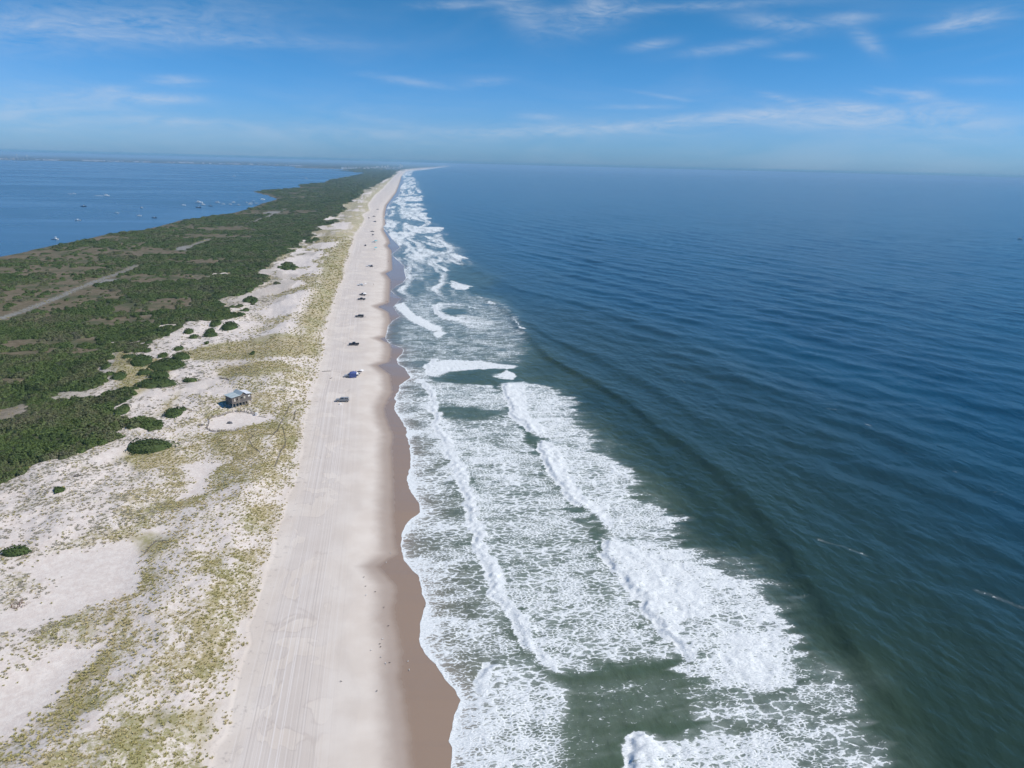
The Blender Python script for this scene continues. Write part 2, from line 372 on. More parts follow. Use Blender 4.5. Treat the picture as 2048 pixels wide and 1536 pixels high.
# ------------------------------------------------------------------ the ground sheet
_ty = np.arange(-300, 12000, 10.); _tx = np.interp(_ty, [-300, 60, 107, 134, 202, 253, 362, 519, 891, 1365, 2428, 4000, 8528, 12000], [-30, -32, -33, -34, -35, -37, -41.5, -48, -61, -72, -82, -68, -19, 150])
_tp = np.pad(_tx, 6, mode='edge'); _tx = np.convolve(_tp, np.ones(13)/13, mode='valid')
def Ts(y): return np.interp(y, _ty, _tx)
def ground():
    py = np.concatenate([np.arange(1900, 345, -2.2), np.arange(345, 331.5, -.35)])
    el = R(16.56)+np.arctan((py-768)/FPX)
    dist = H/np.tan(np.maximum(el, R(.1)))
    dist = np.concatenate([[15, 30, 45, 60], dist[dist > 62], [62000.]])
    dist = np.unique(dist)
    az = np.concatenate([np.arange(-75, -30, .6), np.arange(-30, 18, .075), np.arange(18, 70, 1.5)])
    A, D = np.meshgrid(np.radians(az), dist)
    X = D*np.sin(A); Y = D*np.cos(A)
    Z = ground_z(X, Y)
    x, y = X.ravel(), Y.ravel()
    th = thick_mask(x, y); bl = blow_mask(x, y); lu = lush_mask(x, y)
    tn = tan_mask(x, y)*np.where(x < Tx(y)-35, 1, 0); g = grass_dens(x, y, bl, lu)
    shore = 1-sm(14, 30, x-Bx(y)+10*(fbm(x/15, y/15, 81, 3)-.5))
    tn = np.maximum(tn, shore*(y < 10500))
    fl = (y > 10600)*(x < Tx(y)-150)
    th = np.where(fl, .8, th)
    th = th*(1-tn*.75)
    road = (1-sm(2.6, 3.2, np.abs(x-road_x(y))))*road_on(y)
    for e in [(372,494,16,5),(205,562,24,5),(545,424,14,3),(395,486,6,2)]:
        c, ex, ey = ell(x, y, e, 2)
        road = np.maximum(road, 1-sm(.8, 1.0, ((x-c[0])/ex)**4+((y-c[1])/ey)**4))
    one = np.ones_like(x)
    inland = sm(0, 4, Tx(y)-x)
    c1 = np.stack([inland, g, th, tn], 1); c2 = np.stack([road, bl, lu, sm(55, 95, Tx(y)-x)], 1)
    m, N = mat('ground_material')
    P = N.pos(); sx = N.n('ShaderNodeSeparateXYZ', ins={0: P})
    a1 = N.attr('cov'); a2 = N.attr('cov2'); s1 = N.n('ShaderNodeSeparateColor', ins={0: a1.outputs[0]}); s2 = N.n('ShaderNodeSeparateColor', ins={0: a2.outputs[0]})
    inl, g_, th_, tn_ = s1.outputs[0], s1.outputs[1], s1.outputs[2], a1.outputs[3]
    rd_, bl_, lu_, far_ = s2.outputs[0], s2.outputs[1], s2.outputs[2], a2.outputs[3]
    tu = N.attr('tu').outputs[2]; tk = N.attr('tk').outputs[2]; we = N.attr('we').outputs[2]
    # beach sand with faint mottling, old wash lobes and tyre tracks
    n1 = N.noise(P, .11, 5); n2 = N.noise(P, 2.2, 4)
    beach = N.mix(N.ss(n1, .35, .68), (.60, .525, .46), (.66, .59, .525))
    lob = N.noise(N.mapv(P, (.085, .065, .1)), 1.0, 3, .5, .9)
    l1 = N.ss(lob, .47, .478); l2 = N.m('SUBTRACT', 1.0, N.ss(N.m('ABSOLUTE', N.m('SUBTRACT', lob, .472)), .0, .010))
    onb = N.m('MULTIPLY', N.ss(tu, 2.0, 5.0), N.m('SUBTRACT', 1.0, N.ss(we, -18.0, -6.0)))
    beach = N.mix(N.m('MULTIPLY', l1, N.m('MULTIPLY', onb, .30)), beach, (.47, .42, .40))
    beach = N.mix(N.m('MULTIPLY', l2, N.m('MULTIPLY', onb, .45)), beach, (.40, .34, .31))
    tv = N.n('ShaderNodeCombineXYZ'); N.set(tv.inputs[0], N.m('MULTIPLY', N.m('ADD', tk, N.m('MULTIPLY', N.noise(N.mapv(P, (.004, .006, 0)), 1.0, 1), 3.0)), 3.1)); N.set(tv.inputs[1], N.m('MULTIPLY', sx.outputs[1], .005))
    trk = N.noise(tv.outputs[0], 1.0, 5, .72)
    tmask = N.m('MULTIPLY', N.m('MULTIPLY', N.ss(tu, .5, 2.0), N.ss(tk, 1.0, 4.0)), N.m('SUBTRACT', 1.0, N.ss(tk, 9.0, 24.0)))
    tl = N.m('MULTIPLY', N.ss(trk, .52, .62), tmask)
    td = N.m('MULTIPLY', N.m('SUBTRACT', 1.0, N.ss(trk, .38, .46)), tmask)
    beach = N.mix(N.m('MULTIPLY', tl, .85), beach, (.68, .63, .60))
    beach = N.mix(N.m('MULTIPLY', td, .6), beach, (.42, .37, .345))
    wr = N.noise(P, .55, 6, .75)      # wrack and scuffed sand at the dune foot
    wmask = N.m('SUBTRACT', 1.0, N.ss(N.m('ABSOLUTE', N.m('SUBTRACT', tu, .6)), .6, 4.5))
    beach = N.mix(N.m('MULTIPLY', N.m('MULTIPLY', N.ss(wr, .55, .66), wmask), .5), beach, (.30, .26, .24))
    wob = N.m('MULTIPLY', N.m('SUBTRACT', N.noise(P, .25, 3), .5), 2.0)
    wew = N.m('ADD', we, wob)
    damp = N.ss(wew, -3.4, 2.0); wet = N.ss(wew, 1.8, 4.8)
    beach = N.mix(damp, beach, (.37, .30, .255))
    beach = N.mix(N.m('MULTIPLY', wet, .95), beach, (.275, .195, .14))
    # dune sand
    dune = N.mix(N.ss(N.noise(P, .6, 6, .7), .3, .7), (.61, .53, .48), (.715, .65, .595))
    dune = N.mix(N.m('MULTIPLY', N.m('SUBTRACT', 1.0, bl_), N.m('MULTIPLY', N.ss(n2, .5, .7), .35)), dune, (.43, .37, .335))
    spk = N.noise(N.mapv(P, (1.0, .8, 1.0)), .85, 6, .72); spk2 = N.noise(P, 3.1, 3, .6)
    spx = N.m('ADD', N.m('MULTIPLY', spk, .75), N.m('MULTIPLY', spk2, .25))
    thr = N.lin(g_, 0.0, 1.0, .80, .38)
    cover = N.m('MULTIPLY', N.ss(N.m('SUBTRACT', spx, thr), -.07, .12), N.ss(g_, .02, .12))
    cover = N.m('MAXIMUM', cover, N.m('MULTIPLY', lu_, N.lin(spk, .35, .55, .45, 1.0)))
    hue = N.noise(P, .06, 4)
    gc = N.mix(N.ss(hue, .42, .6), (.34, .285, .14), (.25, .235, .085))
    gc = N.mix(N.m('MULTIPLY', N.ss(N.noise(P, 1.7, 3), .5, .65), .5), gc, (.40, .32, .20))
    gc = N.mix(N.m('MULTIPLY', far_, N.m('MULTIPLY', N.m('SUBTRACT', 1.0, lu_), .75)), gc, (.17, .165, .125))
    dune = N.mix(N.m('MULTIPLY', cover, .9), dune, gc)
    ins_ = N.n('ShaderNodeMix'); ins_.data_type = 'RGBA'
    base = N.mix(inl, beach, dune)
    # low marsh and scrub floor
    tanc = N.mix(N.ss(N.noise(P, .35, 6, .7), .35, .65), (.115, .092, .056), (.19, .155, .105))
    tanc = N.mix(N.ss(N.noise(P, .045, 3), .45, .65), tanc, (.085, .09, .045))
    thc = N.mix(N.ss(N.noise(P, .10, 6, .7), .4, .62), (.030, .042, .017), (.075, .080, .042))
    base = N.mix(N.m('MULTIPLY', far_, N.m('MULTIPLY', N.m('SUBTRACT', 1.0, bl_), N.ss(tu, -70.0, -130.0))), base, tanc)
    base = N.mix(tn_, base, tanc)
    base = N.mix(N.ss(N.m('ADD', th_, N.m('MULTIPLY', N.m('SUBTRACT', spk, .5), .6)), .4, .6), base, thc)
    rc = N.mix(N.ss(N.noise(P, .8, 4), .4, .6), (.20, .195, .18), (.27, .26, .24))
    base = N.mix(rd_, base, rc)
    rough = N.lin(wet, 0.0, 1.0, .95, .17)
    b = N.bsdf(base, rough); N.set(b.inputs['Specular IOR Level'], N.lin(wet, 0.0, 1.0, .15, .5))
    bh = N.m('ADD', N.m('MULTIPLY', N.noise(P, 1.1, 6, .7), .5), N.m('MULTIPLY', trk, N.m('MULTIPLY', tmask, .22)))
    bp = N.n('ShaderNodeBump'); bp.inputs['Distance'].default_value = .5
    N.set(bp.inputs['Strength'], N.m('MULTIPLY', N.m('SUBTRACT', 1.0, damp), N.lin(inl, 0.0, 1.0, .12, .55))); N.set(bp.inputs['Height'], bh)
    N.set(b.inputs['Normal'], bp.outputs[0])
    N.out(b.outputs[0])
    o = grid_mesh('ground', X, Y, Z, {'cov': c1, 'cov2': c2, 'tu': x-Tx(y), 'tk': x-Ts(y), 'we': x-Ex(y)}, m)
    tag(o, kind='structure')
ground()

# ------------------------------------------------------------------ sea
# lines of broken water: (traced shoreward edge, height, length of the slope behind)
BORES = [([(806,722),(810,734),(821,753),(838,764),(857,778),(864,791),(864,813),(873,830),(869,852),(884,884),(895,912),(909,939),(920,964),(933,996),(934,1010),(940,1038),(952,1091),(967,1119),(980,1157),(985,1181),(1009,1216),(1037,1258),(1055,1303),(1072,1324),(1107,1344),(1135,1349)], .7, 4.0),
 ([(1002,764),(1010,786),(1018,808),(1026,832),(1048,850),(1075,871)], 1.1, 6.0),
 ([(1078,879),(1086,906),(1103,936),(1114,964),(1138,994),(1168,1020)], 1.0, 6.0),
 ([(1212,1073),(1215,1105),(1229,1136),(1254,1164),(1281,1195),(1299,1227),(1323,1262),(1348,1279),(1365,1307),(1372,1335)], 1.2, 6.0),
 ([(1291,1464),(1262,1480),(1264,1497),(1254,1530),(1250,1600)], 1.4, 6.0),
 ([(1000,1318),(978,1340),(952,1385),(930,1412),(912,1450),(908,1480),(903,1520),(900,1600)], .8, 5.0),
 ([(786,611),(799,625),(829,644),(857,657),(877,666)], .5, 4.0),([(865,608),(873,627),(892,641)], .7, 5.0),([(857,753),(852,738),(864,723),(866,716)], .6, 4.0)]
SWELL = [([(1026,640),(1037,655),(1052,668),(1075,690),(1100,716),(1216,780),(1285,828),(1365,891),(1436,946),(1500,997),(1572,1091),(1636,1178),(1700,1265),(1762,1356),(1830,1476),(1860,1560)], 1.0, 3.0, 10.0),
 ([(974,600),(1000,612),(1040,640),(1110,680),(1190,712),(1280,760),(1370,815),(1470,890)], .7, 4.0, 9.0),
 ([(900,512),(960,545),(1040,580),(1165,608),(1245,636),(1330,667),(1430,712),(1510,787),(1600,812),(1710,838),(1800,885),(1900,940),(2100,1040)], .55, 5.0, 10.0)]
# patches of foam: (photo polygon, cover, softness m)
MOT = [(921,1400),(905,1480),(900,1640),(1083,1640),(1083,1536),(1095,1502),(1089,1436),(1075,1401),(1079,1380),(1072,1349),(1058,1318),(1023,1321),(988,1335),(950,1385)]
PATCH = [
 (MOT, .78, 1.5), ([(905,1480),(950,1390),(990,1335),(1010,1335),(985,1400),(960,1470),(950,1536),(950,1640),(898,1640),(901,1536),(897,1484)], .93, 2.0),
 # mottled water between the two bores
 ([(810,734),(838,764),(864,791),(873,830),(869,852),(884,884),(909,939),(934,1000),(952,1091),(980,1157),(1009,1216),(1055,1303),(1107,1344),(1160,1352),(1240,1325),(1372,1320),(1372,1300),(1281,1195),(1215,1105),(1140,990),(1078,900),(1026,832),(1010,786),(990,770),(900,765)], .665, 1.5),
 ([(900,880),(960,870),(1040,900),(1080,960),(1020,1000),(960,980),(920,940)], .76, 4),([(1180,1140),(1230,1150),(1300,1230),(1350,1290),(1260,1300),(1200,1220)], .80, 4),
 ([(864,791),(864,813),(873,830),(869,852),(884,884),(895,912),(909,939),(920,964),(933,996),(934,1010),(940,1038),(952,1091),(967,1119),(980,1157),(985,1181),(1009,1216),(1037,1258),(1055,1303),(1072,1324),(1107,1344),(1135,1349),(1120,1325),(1090,1300),(1062,1262),(1035,1215),(1015,1180),(1008,1140),(990,1110),(975,1080),(962,1030),(955,990),(945,960),(930,930),(912,900),(900,870),(885,850),(885,830)], .97, .8),
 # outer bore and its trailing foam
 ([(1002,764),(1010,786),(1018,808),(1026,832),(1048,850),(1075,871),(1110,885),(1150,880),(1188,873),(1168,854),(1144,827),(1155,802),(1147,794),(1111,780),(1048,764)], .74, 2.5),
 ([(1002,764),(1010,786),(1018,808),(1026,832),(1048,852),(1080,875),(1110,880),(1085,850),(1062,825),(1055,800),(1045,770)], .96, 1.2),
 ([(1078,879),(1086,906),(1103,936),(1114,964),(1138,994),(1168,1020),(1212,1073),(1300,1080),(1366,1089),(1366,1070),(1324,1017),(1280,996),(1272,964),(1253,936),(1218,914),(1199,895),(1188,873),(1140,870)], .74, 1.5),
 ([(1078,879),(1086,906),(1103,936),(1114,964),(1138,994),(1168,1020),(1200,1050),(1240,1060),(1220,1020),(1180,990),(1150,950),(1135,915),(1105,885)], .96, 1.2),
 ([(1212,1073),(1215,1105),(1229,1136),(1254,1164),(1281,1195),(1299,1227),(1323,1262),(1348,1279),(1365,1307),(1372,1345),(1430,1390),(1560,1385),(1600,1370),(1605,1311),(1589,1265),(1573,1224),(1552,1190),(1480,1150),(1407,1118),(1366,1100),(1300,1085)], .80, 1.5),
 ([(1212,1073),(1215,1105),(1229,1136),(1254,1164),(1281,1195),(1299,1227),(1323,1262),(1350,1282),(1365,1320),(1390,1330),(1390,1290),(1370,1260),(1440,1240),(1430,1195),(1395,1150),(1340,1115),(1270,1085),(1235,1070)], .93, 2.0),
 ([(1385,1290),(1450,1250),(1560,1250),(1600,1300),(1590,1370),(1500,1390),(1430,1370)], .90, 2.5),
 ([(1366,1089),(1407,1104),(1457,1112),(1498,1126),(1540,1155),(1552,1178),(1573,1224),(1520,1200),(1450,1160)], .40, 1.5),
 ([(1370,1330),(1430,1380),(1560,1370),(1640,1340),(1726,1365),(1738,1439),(1790,1510),(1810,1640),(1250,1640),(1450,1500),(1380,1440)], .60, 3),
 ([(1390,1330),(1440,1385),(1560,1390),(1640,1400),(1600,1450),(1480,1460),(1400,1420)], .76, 4),
 ([(1180,1010),(1300,1020),(1366,1075),(1420,1110),(1480,1140),(1400,1160),(1300,1100),(1212,1080),(1170,1040)], .66, 3),
 ([(1360,1085),(1500,1120),(1590,1200),(1620,1300),(1740,1360),(1650,1400),(1560,1330),(1500,1200)], .56, 5),
 ([(1090,790),(1180,830),(1260,930),(1340,1010),(1400,1080),(1300,1060),(1200,960),(1120,860)], .46, 4),
 ([(1600,1300),(1726,1360),(1735,1405),(1660,1380),(1600,1340)], .32, 2),
 # lowest breaker
 ([(1291,1464),(1262,1480),(1264,1497),(1254,1530),(1250,1640),(1600,1640),(1580,1540),(1545,1500),(1540,1465),(1480,1455),(1400,1456),(1330,1478)], .80, 1.6),
 ([(1291,1464),(1262,1480),(1264,1497),(1254,1530),(1250,1640),(1340,1640),(1330,1560),(1350,1510),(1330,1480)], .96, 1.2),
 ([(1560,1470),(1700,1490),(1790,1520),(1790,1640),(1580,1640)], .52, 2),
 ([(1090,1385),(1130,1375),(1180,1382),(1240,1370),(1290,1362),(1270,1380),(1200,1390),(1130,1392),(1100,1400)], .62, .8),
 ([(1090,1340),(1400,1330),(1420,1450),(1280,1460),(1240,1560),(1240,1640),(1090,1640),(1095,1450)], .36, 3),
 # runs of broken water farther up the shore
 ([(808,540),(860,545),(905,575),(1000,600),(1058,670),(1050,730),(860,732),(806,722),(779,690),(790,612)], .52, 5),
 ([(800,494),(850,490),(905,520),(905,545),(830,560),(812,552)], .50, 5),([(775,450),(830,444),(880,470),(850,488),(800,490)], .50, 5),
 ([(786,611),(799,625),(829,644),(857,657),(877,666),(885,655),(860,645),(830,628),(815,612),(806,604)], .97, .8),
 ([(800,596),(870,585),(880,640),(885,660),(850,650),(815,625)], .62, 2),
 ([(865,608),(873,627),(892,641),(930,650),(940,640),(900,628),(885,620),(900,612),(950,612),(956,628),(940,616),(915,606),(880,604)], .84, 1.4),
 ([(878,640),(960,600),(1010,602),(1055,662),(1040,690),(990,708),(900,700),(870,680)], .50, 4),([(920,625),(990,640),(1010,660),(940,660),(900,645)], .66, 3),
 ([(857,753),(852,738),(864,723),(900,718),(960,722),(1040,732),(1030,738),(960,738),(900,746),(880,755)], .90, 1.0),
 ([(1004,745),(1015,739),(1035,750),(1030,758),(1006,758),(985,755),(978,748)], .97, .7),
 ([(1026,638),(1034,645),(1038,655),(1052,661),(1040,660),(1033,652)], 1, .5),([(974,602),(984,604),(992,610),(980,608)], 1, .5),
 ([(864,665),(882,660),(892,668),(880,676),(868,674)], .9, .7),
 ([(800,620),(860,660),(880,720),(850,735),(806,722),(779,687),(786,641)], .30, 3),
 ([(809,451),(814,448),(835,453),(890,454),(886,461),(868,466),(843,467),(820,464)], 1, 1.5),([(848,472),(860,473),(890,479),(875,482),(855,477)], 1, 1),
 ([(830,478),(863,486),(904,493),(882,496),(855,490)], .9, 1.5),([(891,503),(900,505),(912,508),(937,516),(918,524),(905,515)], 1, 1),
 ([(859,517),(866,516),(891,521),(874,527),(902,541),(890,544),(870,531)], 1, 1),([(897,572),(899,565),(905,560),(920,566),(945,573),(935,579),(910,579)], 1, 1),
 ([(813,489),(824,492),(834,502),(858,512),(840,515),(826,515),(818,500)], .95, 1.2),([(817,520),(828,525),(822,545),(830,560),(815,575),(806,570),(812,555),(809,541)], .92, 1.2),
 ([(820,560),(880,550),(900,565),(870,590),(815,585)], .45, 3),
 ([(776,466),(790,463),(804,470),(815,489),(796,491)], .92, 1.5),([(774,452),(800,450),(840,455),(830,470),(800,470)], .5, 3),
 ([(851,439),(863,443),(860,447),(848,443)], 1, 1),([(832,424),(857,426),(852,434),(865,437),(843,440)], 1, 1.5),
 ([(796,424),(803,416),(855,417),(850,422),(800,430),(845,436),(800,438)], .85, 2.5),([(782,403),(800,398),(815,407),(835,412),(800,411)], .9, 2.5),
 ([(803,397),(815,393),(845,396),(846,402),(825,402),(810,403)], .98, 2),([(833,405),(845,409),(838,412)], 1, 1)]
DARK = [([(873,822),(900,812),(960,815),(1012,822),(1000,835),(940,842),(890,838)], 1.0), ([(862,757),(900,748),(950,742),(1000,752),(990,764),(900,766),(870,764)], .9),
 ([(881,624),(900,618),(930,620),(933,629),(905,632),(888,630)], .8)]

def sea():
    ys = [40.0]
    while ys[-1] < 60000: ys.append(ys[-1]+max(.40, ys[-1]**2/73500*.72))
    ys = np.array(ys[:-1]+[62000.])
    off = [0, .12, .3, .55, .9]
    while off[-1] < 115: off.append(off[-1]+.42)
    g = .42
    while off[-1] < 65000: g *= 1.022; off.append(off[-1]+g)
    off = np.array(off)
    Y, O = np.meshgrid(ys, off, indexing='ij')
    w = Wx(ys)[:, None]
    X = w+O
    x, y, oo = X.ravel(), Y.ravel(), O.ravel()
    dist = np.hypot(x, y)
    # foam cover
    wx = x+4.0*(fbm(x/7, y/5, 101, 4)-.5)+1.2*(fbm(x/1.3, y/1.3, 105, 2)-.5)
    wy = y+3.5*(fbm(x/5, y/5, 102, 4)-.5)+1.0*(fbm(x/1.3, y/1.3, 106, 2)-.5)
    fing = 11*(fbm(x/14, y/1.9, 107, 3)-.5)+8*(fbm(x/9, y/5.5, 108, 2)-.5)
    F = np.zeros_like(x)
    # swash: lace over thin water out to the first bore
    sw = (.635+.30*(fbm(x/16, y/10, 110, 4)-.5)*2)*(1-.75*sm(17, 25, oo))*(1-sm(30, 36, oo))*(1-.55*sm(330, 420, y)*(1-sm(600, 700, y)))*(1-sm(700, 900, y)*.5)
    edge = np.exp(-oo/1.0)*.45+np.exp(-oo/.25)*.4
    F = np.maximum(F, np.maximum(sw, 0)+edge*(.35+.65*fbm(x/30, y/22, 111, 2)))
    for P, c, s in PATCH:
        fg = sm(10, 22, oo)*(1-sm(.84, .90, np.full_like(x, c)))
        k = sm(-s*1.6, s*1.8, poly_sdf(wx+fing*fg, wy, W(P), 12)); F = np.maximum(F, c*k)
    milk = np.zeros_like(x)
    for P, c, s in PATCH:
        if c > .3: milk = np.maximum(milk, sm(-9, 5, poly_sdf(x+8*(fbm(x/12, y/9, 112, 3)-.5), y, W(P), 12))*min(1, c+.15))
    for P, c in DARK:
        k = sm(-3.5, 3.5, poly_sdf(wx+fing*.8, wy, W(P), 12)+2.5*(fbm(x/4, y/3, 109, 3)-.5)); F = F*(1-c*k*.62)
    F = F+.34*(fbm(x/9, y/5, 113, 5, .6)-.5)*sm(.3, .5, F)*(1-sm(.86, .95, F))
    # nature of the surf beyond the traced stretch: lines of bores broken along the shore
    fr = sm(560, 900, y)
    bn = fbm(x/30+.9*(fbm(y/260, x*0, 120, 3)-.5)*6, y/210, 121, 5, .6)
    band = 1-sm(55, 110, oo+40*(fbm(x/60, y/160, 122, 3)-.5))
    F = np.maximum(F, fr*band*(.46+.50*sm(.45, .62, bn)))
    for l0, am, sd_ in ((10, 5, 171), (33, 12, 172), (60, 16, 173)):
        c0 = l0+am*2*(fbm(y/130, y*0, sd_, 3)-.5)+7*(fbm(y/24, y*0, sd_+5, 3)-.5); ww_ = 2.2+y/520
        F = np.maximum(F, sm(480, 620, y)*.95*np.exp(-(np.maximum(c0-oo, (oo-c0)*.45)/ww_)**2)*sm(.36, .46, fbm(y/85, y*0, sd_+9, 3)))
    # foam trails drifting out from the bores, sparse flecks offshore
    for pl, hw in (([(1630,815),(1690,823),(1722,842),(1765,880),(1830,915),(1870,925)], 1.0), ([(1640,1080),(1700,1100),(1740,1112)], .8), ([(1880,1155),(1930,1170),(1990,1195),(2060,1220)], 1.2), ([(1330,700),(1352,742),(1375,780)], .5), ([(1880,920),(1950,970),(2060,1010)], .5)):
        d, al = line_sdist(x+3*(fbm(x/5, y/5, 131, 3)-.5), y, W(pl), 8)
        F = np.maximum(F, .42*np.exp(-(d/hw)**2)*sm(.35, .6, fbm(x/6, y/9, 132, 3)))
    # surface height
    Z = np.zeros_like(x); lim = sm(0, 6, oo)
    for P, h, L in BORES:
        p = W(P); d, al = line_sdist(wx, wy, p, 30)
        endf = sm(0, .08, al)*(1-sm(.92, 1, al))
        wv_ = 1.2+5.5*fbm(x/9, y/6, 143, 3)
        F = np.maximum(F, .99*endf*sm(-1.7, -1.0, d)*(1-sm(0, 1, (d-wv_*.35)/wv_))*lim)
        d = d-1.1
        hh = h*.52*endf*(.5+1.0*fbm(x/4, y/4, 140, 3))*np.where(d > 0, np.exp(-d/(L*2.4)), np.exp(-(d/.8)**2))
        Z = np.maximum(Z, hh*np.clip(lim+.4, 0, 1))
    for P, h, l1, l2 in SWELL:
        p = W(P); d, al = line_sdist(x+3*(fbm(x/20, y/30, 141, 2)-.5), y, p, 60)
        endf = sm(0, .1, al)*(1-sm(.97, 1, al)*.3)
        Z = Z+h*endf*np.where(d > 0, np.exp(-(d/l2)**2), np.exp(-(d/l1)**2))
    offs = sm(95, 170, oo)*(1-.8*sm(1500, 5000, dist)); near = sm(40, 100, oo)
    q = x+.32*y+30*(fbm(x/48, y/75, 150, 4)-.5); q2 = x+.62*y+22*(fbm(x/50, y/50, 151, 3)-.5); q3 = .55*x+y+10*(fbm(x/40, y/40, 152, 3)-.5)
    amp = .4+1.2*fbm(x/90, y/120, 153, 3)
    Z = Z+offs*amp*(.26*np.sin(q/6.2)+.17*np.sin(q2/3.9+1)+1.1*(fbm((x+.35*y)/11, y/46, 158, 4)-.5)+.10*np.sin(q3/3.1+2))
    ch = (1-sm(200, 700, dist))
    Z = Z+ch*(near*.35+.12*lim)*(fbm(x/3.2, y/4.5, 155, 3)-.5)
    Z = Z+ (.5+.25*sm(.85, .97, F))*(F*lim)*(fbm(x/1.5, y/1.5, 156, 3)-.5)*(1-sm(250, 600, dist))
    gz = ground_z(x, y)
    Z = np.maximum(Z, 0)*0+Z
    Z = np.where(oo < 14, np.maximum(Z*sm(0, 8, oo), gz+.04), Z)
    Z = np.maximum(Z, gz+.03) if False else np.where(oo < 25, np.maximum(Z, gz+.04), Z)
    shal = np.exp(-oo/5.0)*(.75+.5*fbm(x/8, y/8, 160, 3))
    turb = 1-sm(80, 260, oo+70*(fbm(x/90, y/140, 161, 4)-.5)+sm(250, 900, y)*90)
    sed = (1-sm(55, 95, oo+30*(fbm(x/25, y/30, 162, 3)-.5)))
    F = np.clip(F*(1+sm(420, 650, y)*(-.22+.65*(fbm(x/5, y/28, 163, 4)-.5))), 0, 1)
    m, N = mat('sea_material')
    P = N.pos(); Fa = N.attr('foam').outputs[2]
    wv = N.n('ShaderNodeTexNoise'); N.set(wv.inputs['Vector'], P); wv.inputs['Scale'].default_value = .55; wv.inputs['Detail'].default_value = 4
    wv2 = N.n('ShaderNodeVectorMath', operation='MULTIPLY_ADD'); N.set(wv2.inputs[0], wv.outputs[1]); wv2.inputs[1].default_value = (1.8, 1.8, 0); N.set(wv2.inputs[2], P)
    Q = N.mapv(wv2.outputs[0], (.98, 1.9, .0))
    def vor(scale, rnd=1.0):
        v = N.n('ShaderNodeTexVoronoi', feature='DISTANCE_TO_EDGE', voronoi_dimensions='2D'); N.set(v.inputs['Vector'], Q); v.inputs['Scale'].default_value = scale
        return v.outputs['Distance']
    la = N.m('SUBTRACT', 1.0, N.ss(vor(.85), 0.0, .30)); lb = N.m('SUBTRACT', 1.0, N.ss(vor(.30), 0.0, .22)); 
    stk = N.noise(N.mapv(wv2.outputs[0], (.22, 1.9, 0), (0, 0, R(6))), 1.0, 5, .65, .5); nz = N.noise(Q, .9, 6, .66); pick = N.ss(N.noise(P, .07, 3), .4, .6); nz2 = N.noise(Q, .16, 4, .6)
    V = N.m('ADD', N.m('ADD', N.m('MULTIPLY', la, N.lin(pick, 0, 1, .26, .08)), N.m('ADD', N.m('MULTIPLY', lb, N.lin(pick, 0, 1, .08, .22)), N.m('MULTIPLY', N.m('SUBTRACT', stk, .46), .55))), N.m('ADD', N.m('MULTIPLY', nz, .62), N.m('MULTIPLY', N.m('SUBTRACT', nz2, .5), .62)))
    thr = N.lin(Fa, 0.0, 1.0, .98, .10)
    fm = N.m('MULTIPLY', N.ss(N.m('SUBTRACT', V, thr), -.04, .16), N.ss(Fa, .03, .2))
    haze = N.m('MULTIPLY', N.m('MULTIPLY', N.ss(Fa, .15, .95), N.lin(nz2, .3, .7, .25, .9)), .55)
    fm = N.m('MAXIMUM', fm, haze)
    deep = N.mix(N.ss(N.noise(N.mapv(P, (.01, .004, 0)), 1.0, 4), .4, .65), (.004, .039, .074), (.006, .051, .092))
    tb = N.attr('turb').outputs[2]; sd = N.attr('sed').outputs[2]; sh = N.attr('shal').outputs[2]
    col = N.mix(tb, deep, (.021, .042, .028))
    col = N.mix(N.m('MULTIPLY', sd, .8), col, (.060, .088, .045))
    col = N.mix(N.m('MULTIPLY', N.attr('milk').outputs[2], N.lin(nz2, .3, .7, .25, .75)), col, (.115, .165, .135))
    col = N.mix(N.m('MINIMUM', sh, 1.0), col, (.235, .185, .145))
    bp = N.n('ShaderNodeBump'); bp.inputs['Distance'].default_value = 1.0; bp.inputs['Strength'].default_value = .7
    r1 = N.noise(N.mapv(P, (.55, .28, 0), (0, 0, R(18))), 1.0, 5, .62, .3); r2 = N.noise(N.mapv(P, (.11, .045, 0), (0, 0, R(20))), 1.0, 3, .5)
    N.set(bp.inputs['Height'], N.m('ADD', N.m('MULTIPLY', r1, .38), N.m('MULTIPLY', r2, 1.6)))
    wb = N.bsdf(col, .16, IOR=1.33, Specular_IOR_Level=.36); N.set(wb.inputs['Normal'], bp.outputs[0])
    fb = N.n('ShaderNodeBump'); fb.inputs['Distance'].default_value = .35; fb.inputs['Strength'].default_value = .6; N.set(fb.inputs['Height'], V)
    fcol = N.mix(N.ss(N.noise(Q, 1.9, 5, .7), .32, .66), (.56, .60, .61), (.84, .85, .85))
    fo = N.bsdf(fcol, .9); N.set(fo.inputs['Normal'], fb.outputs[0]); fo.inputs['Specular IOR Level'].default_value = .2
    mx = N.n('ShaderNodeMixShader'); N.set(mx.inputs[0], fm); N.set(mx.inputs[1], wb.outputs[0]); N.set(mx.inputs[2], fo.outputs[0])
    N.out(mx.outputs[0])
    o = grid_mesh('ocean_water', X, Y, Z.reshape(X.shape), {'foam': F, 'turb': turb, 'sed': sed, 'milk': milk*(1-sm(500, 900, y)*.3), 'shal': shal}, m)
    tag(o, kind='structure')
sea()

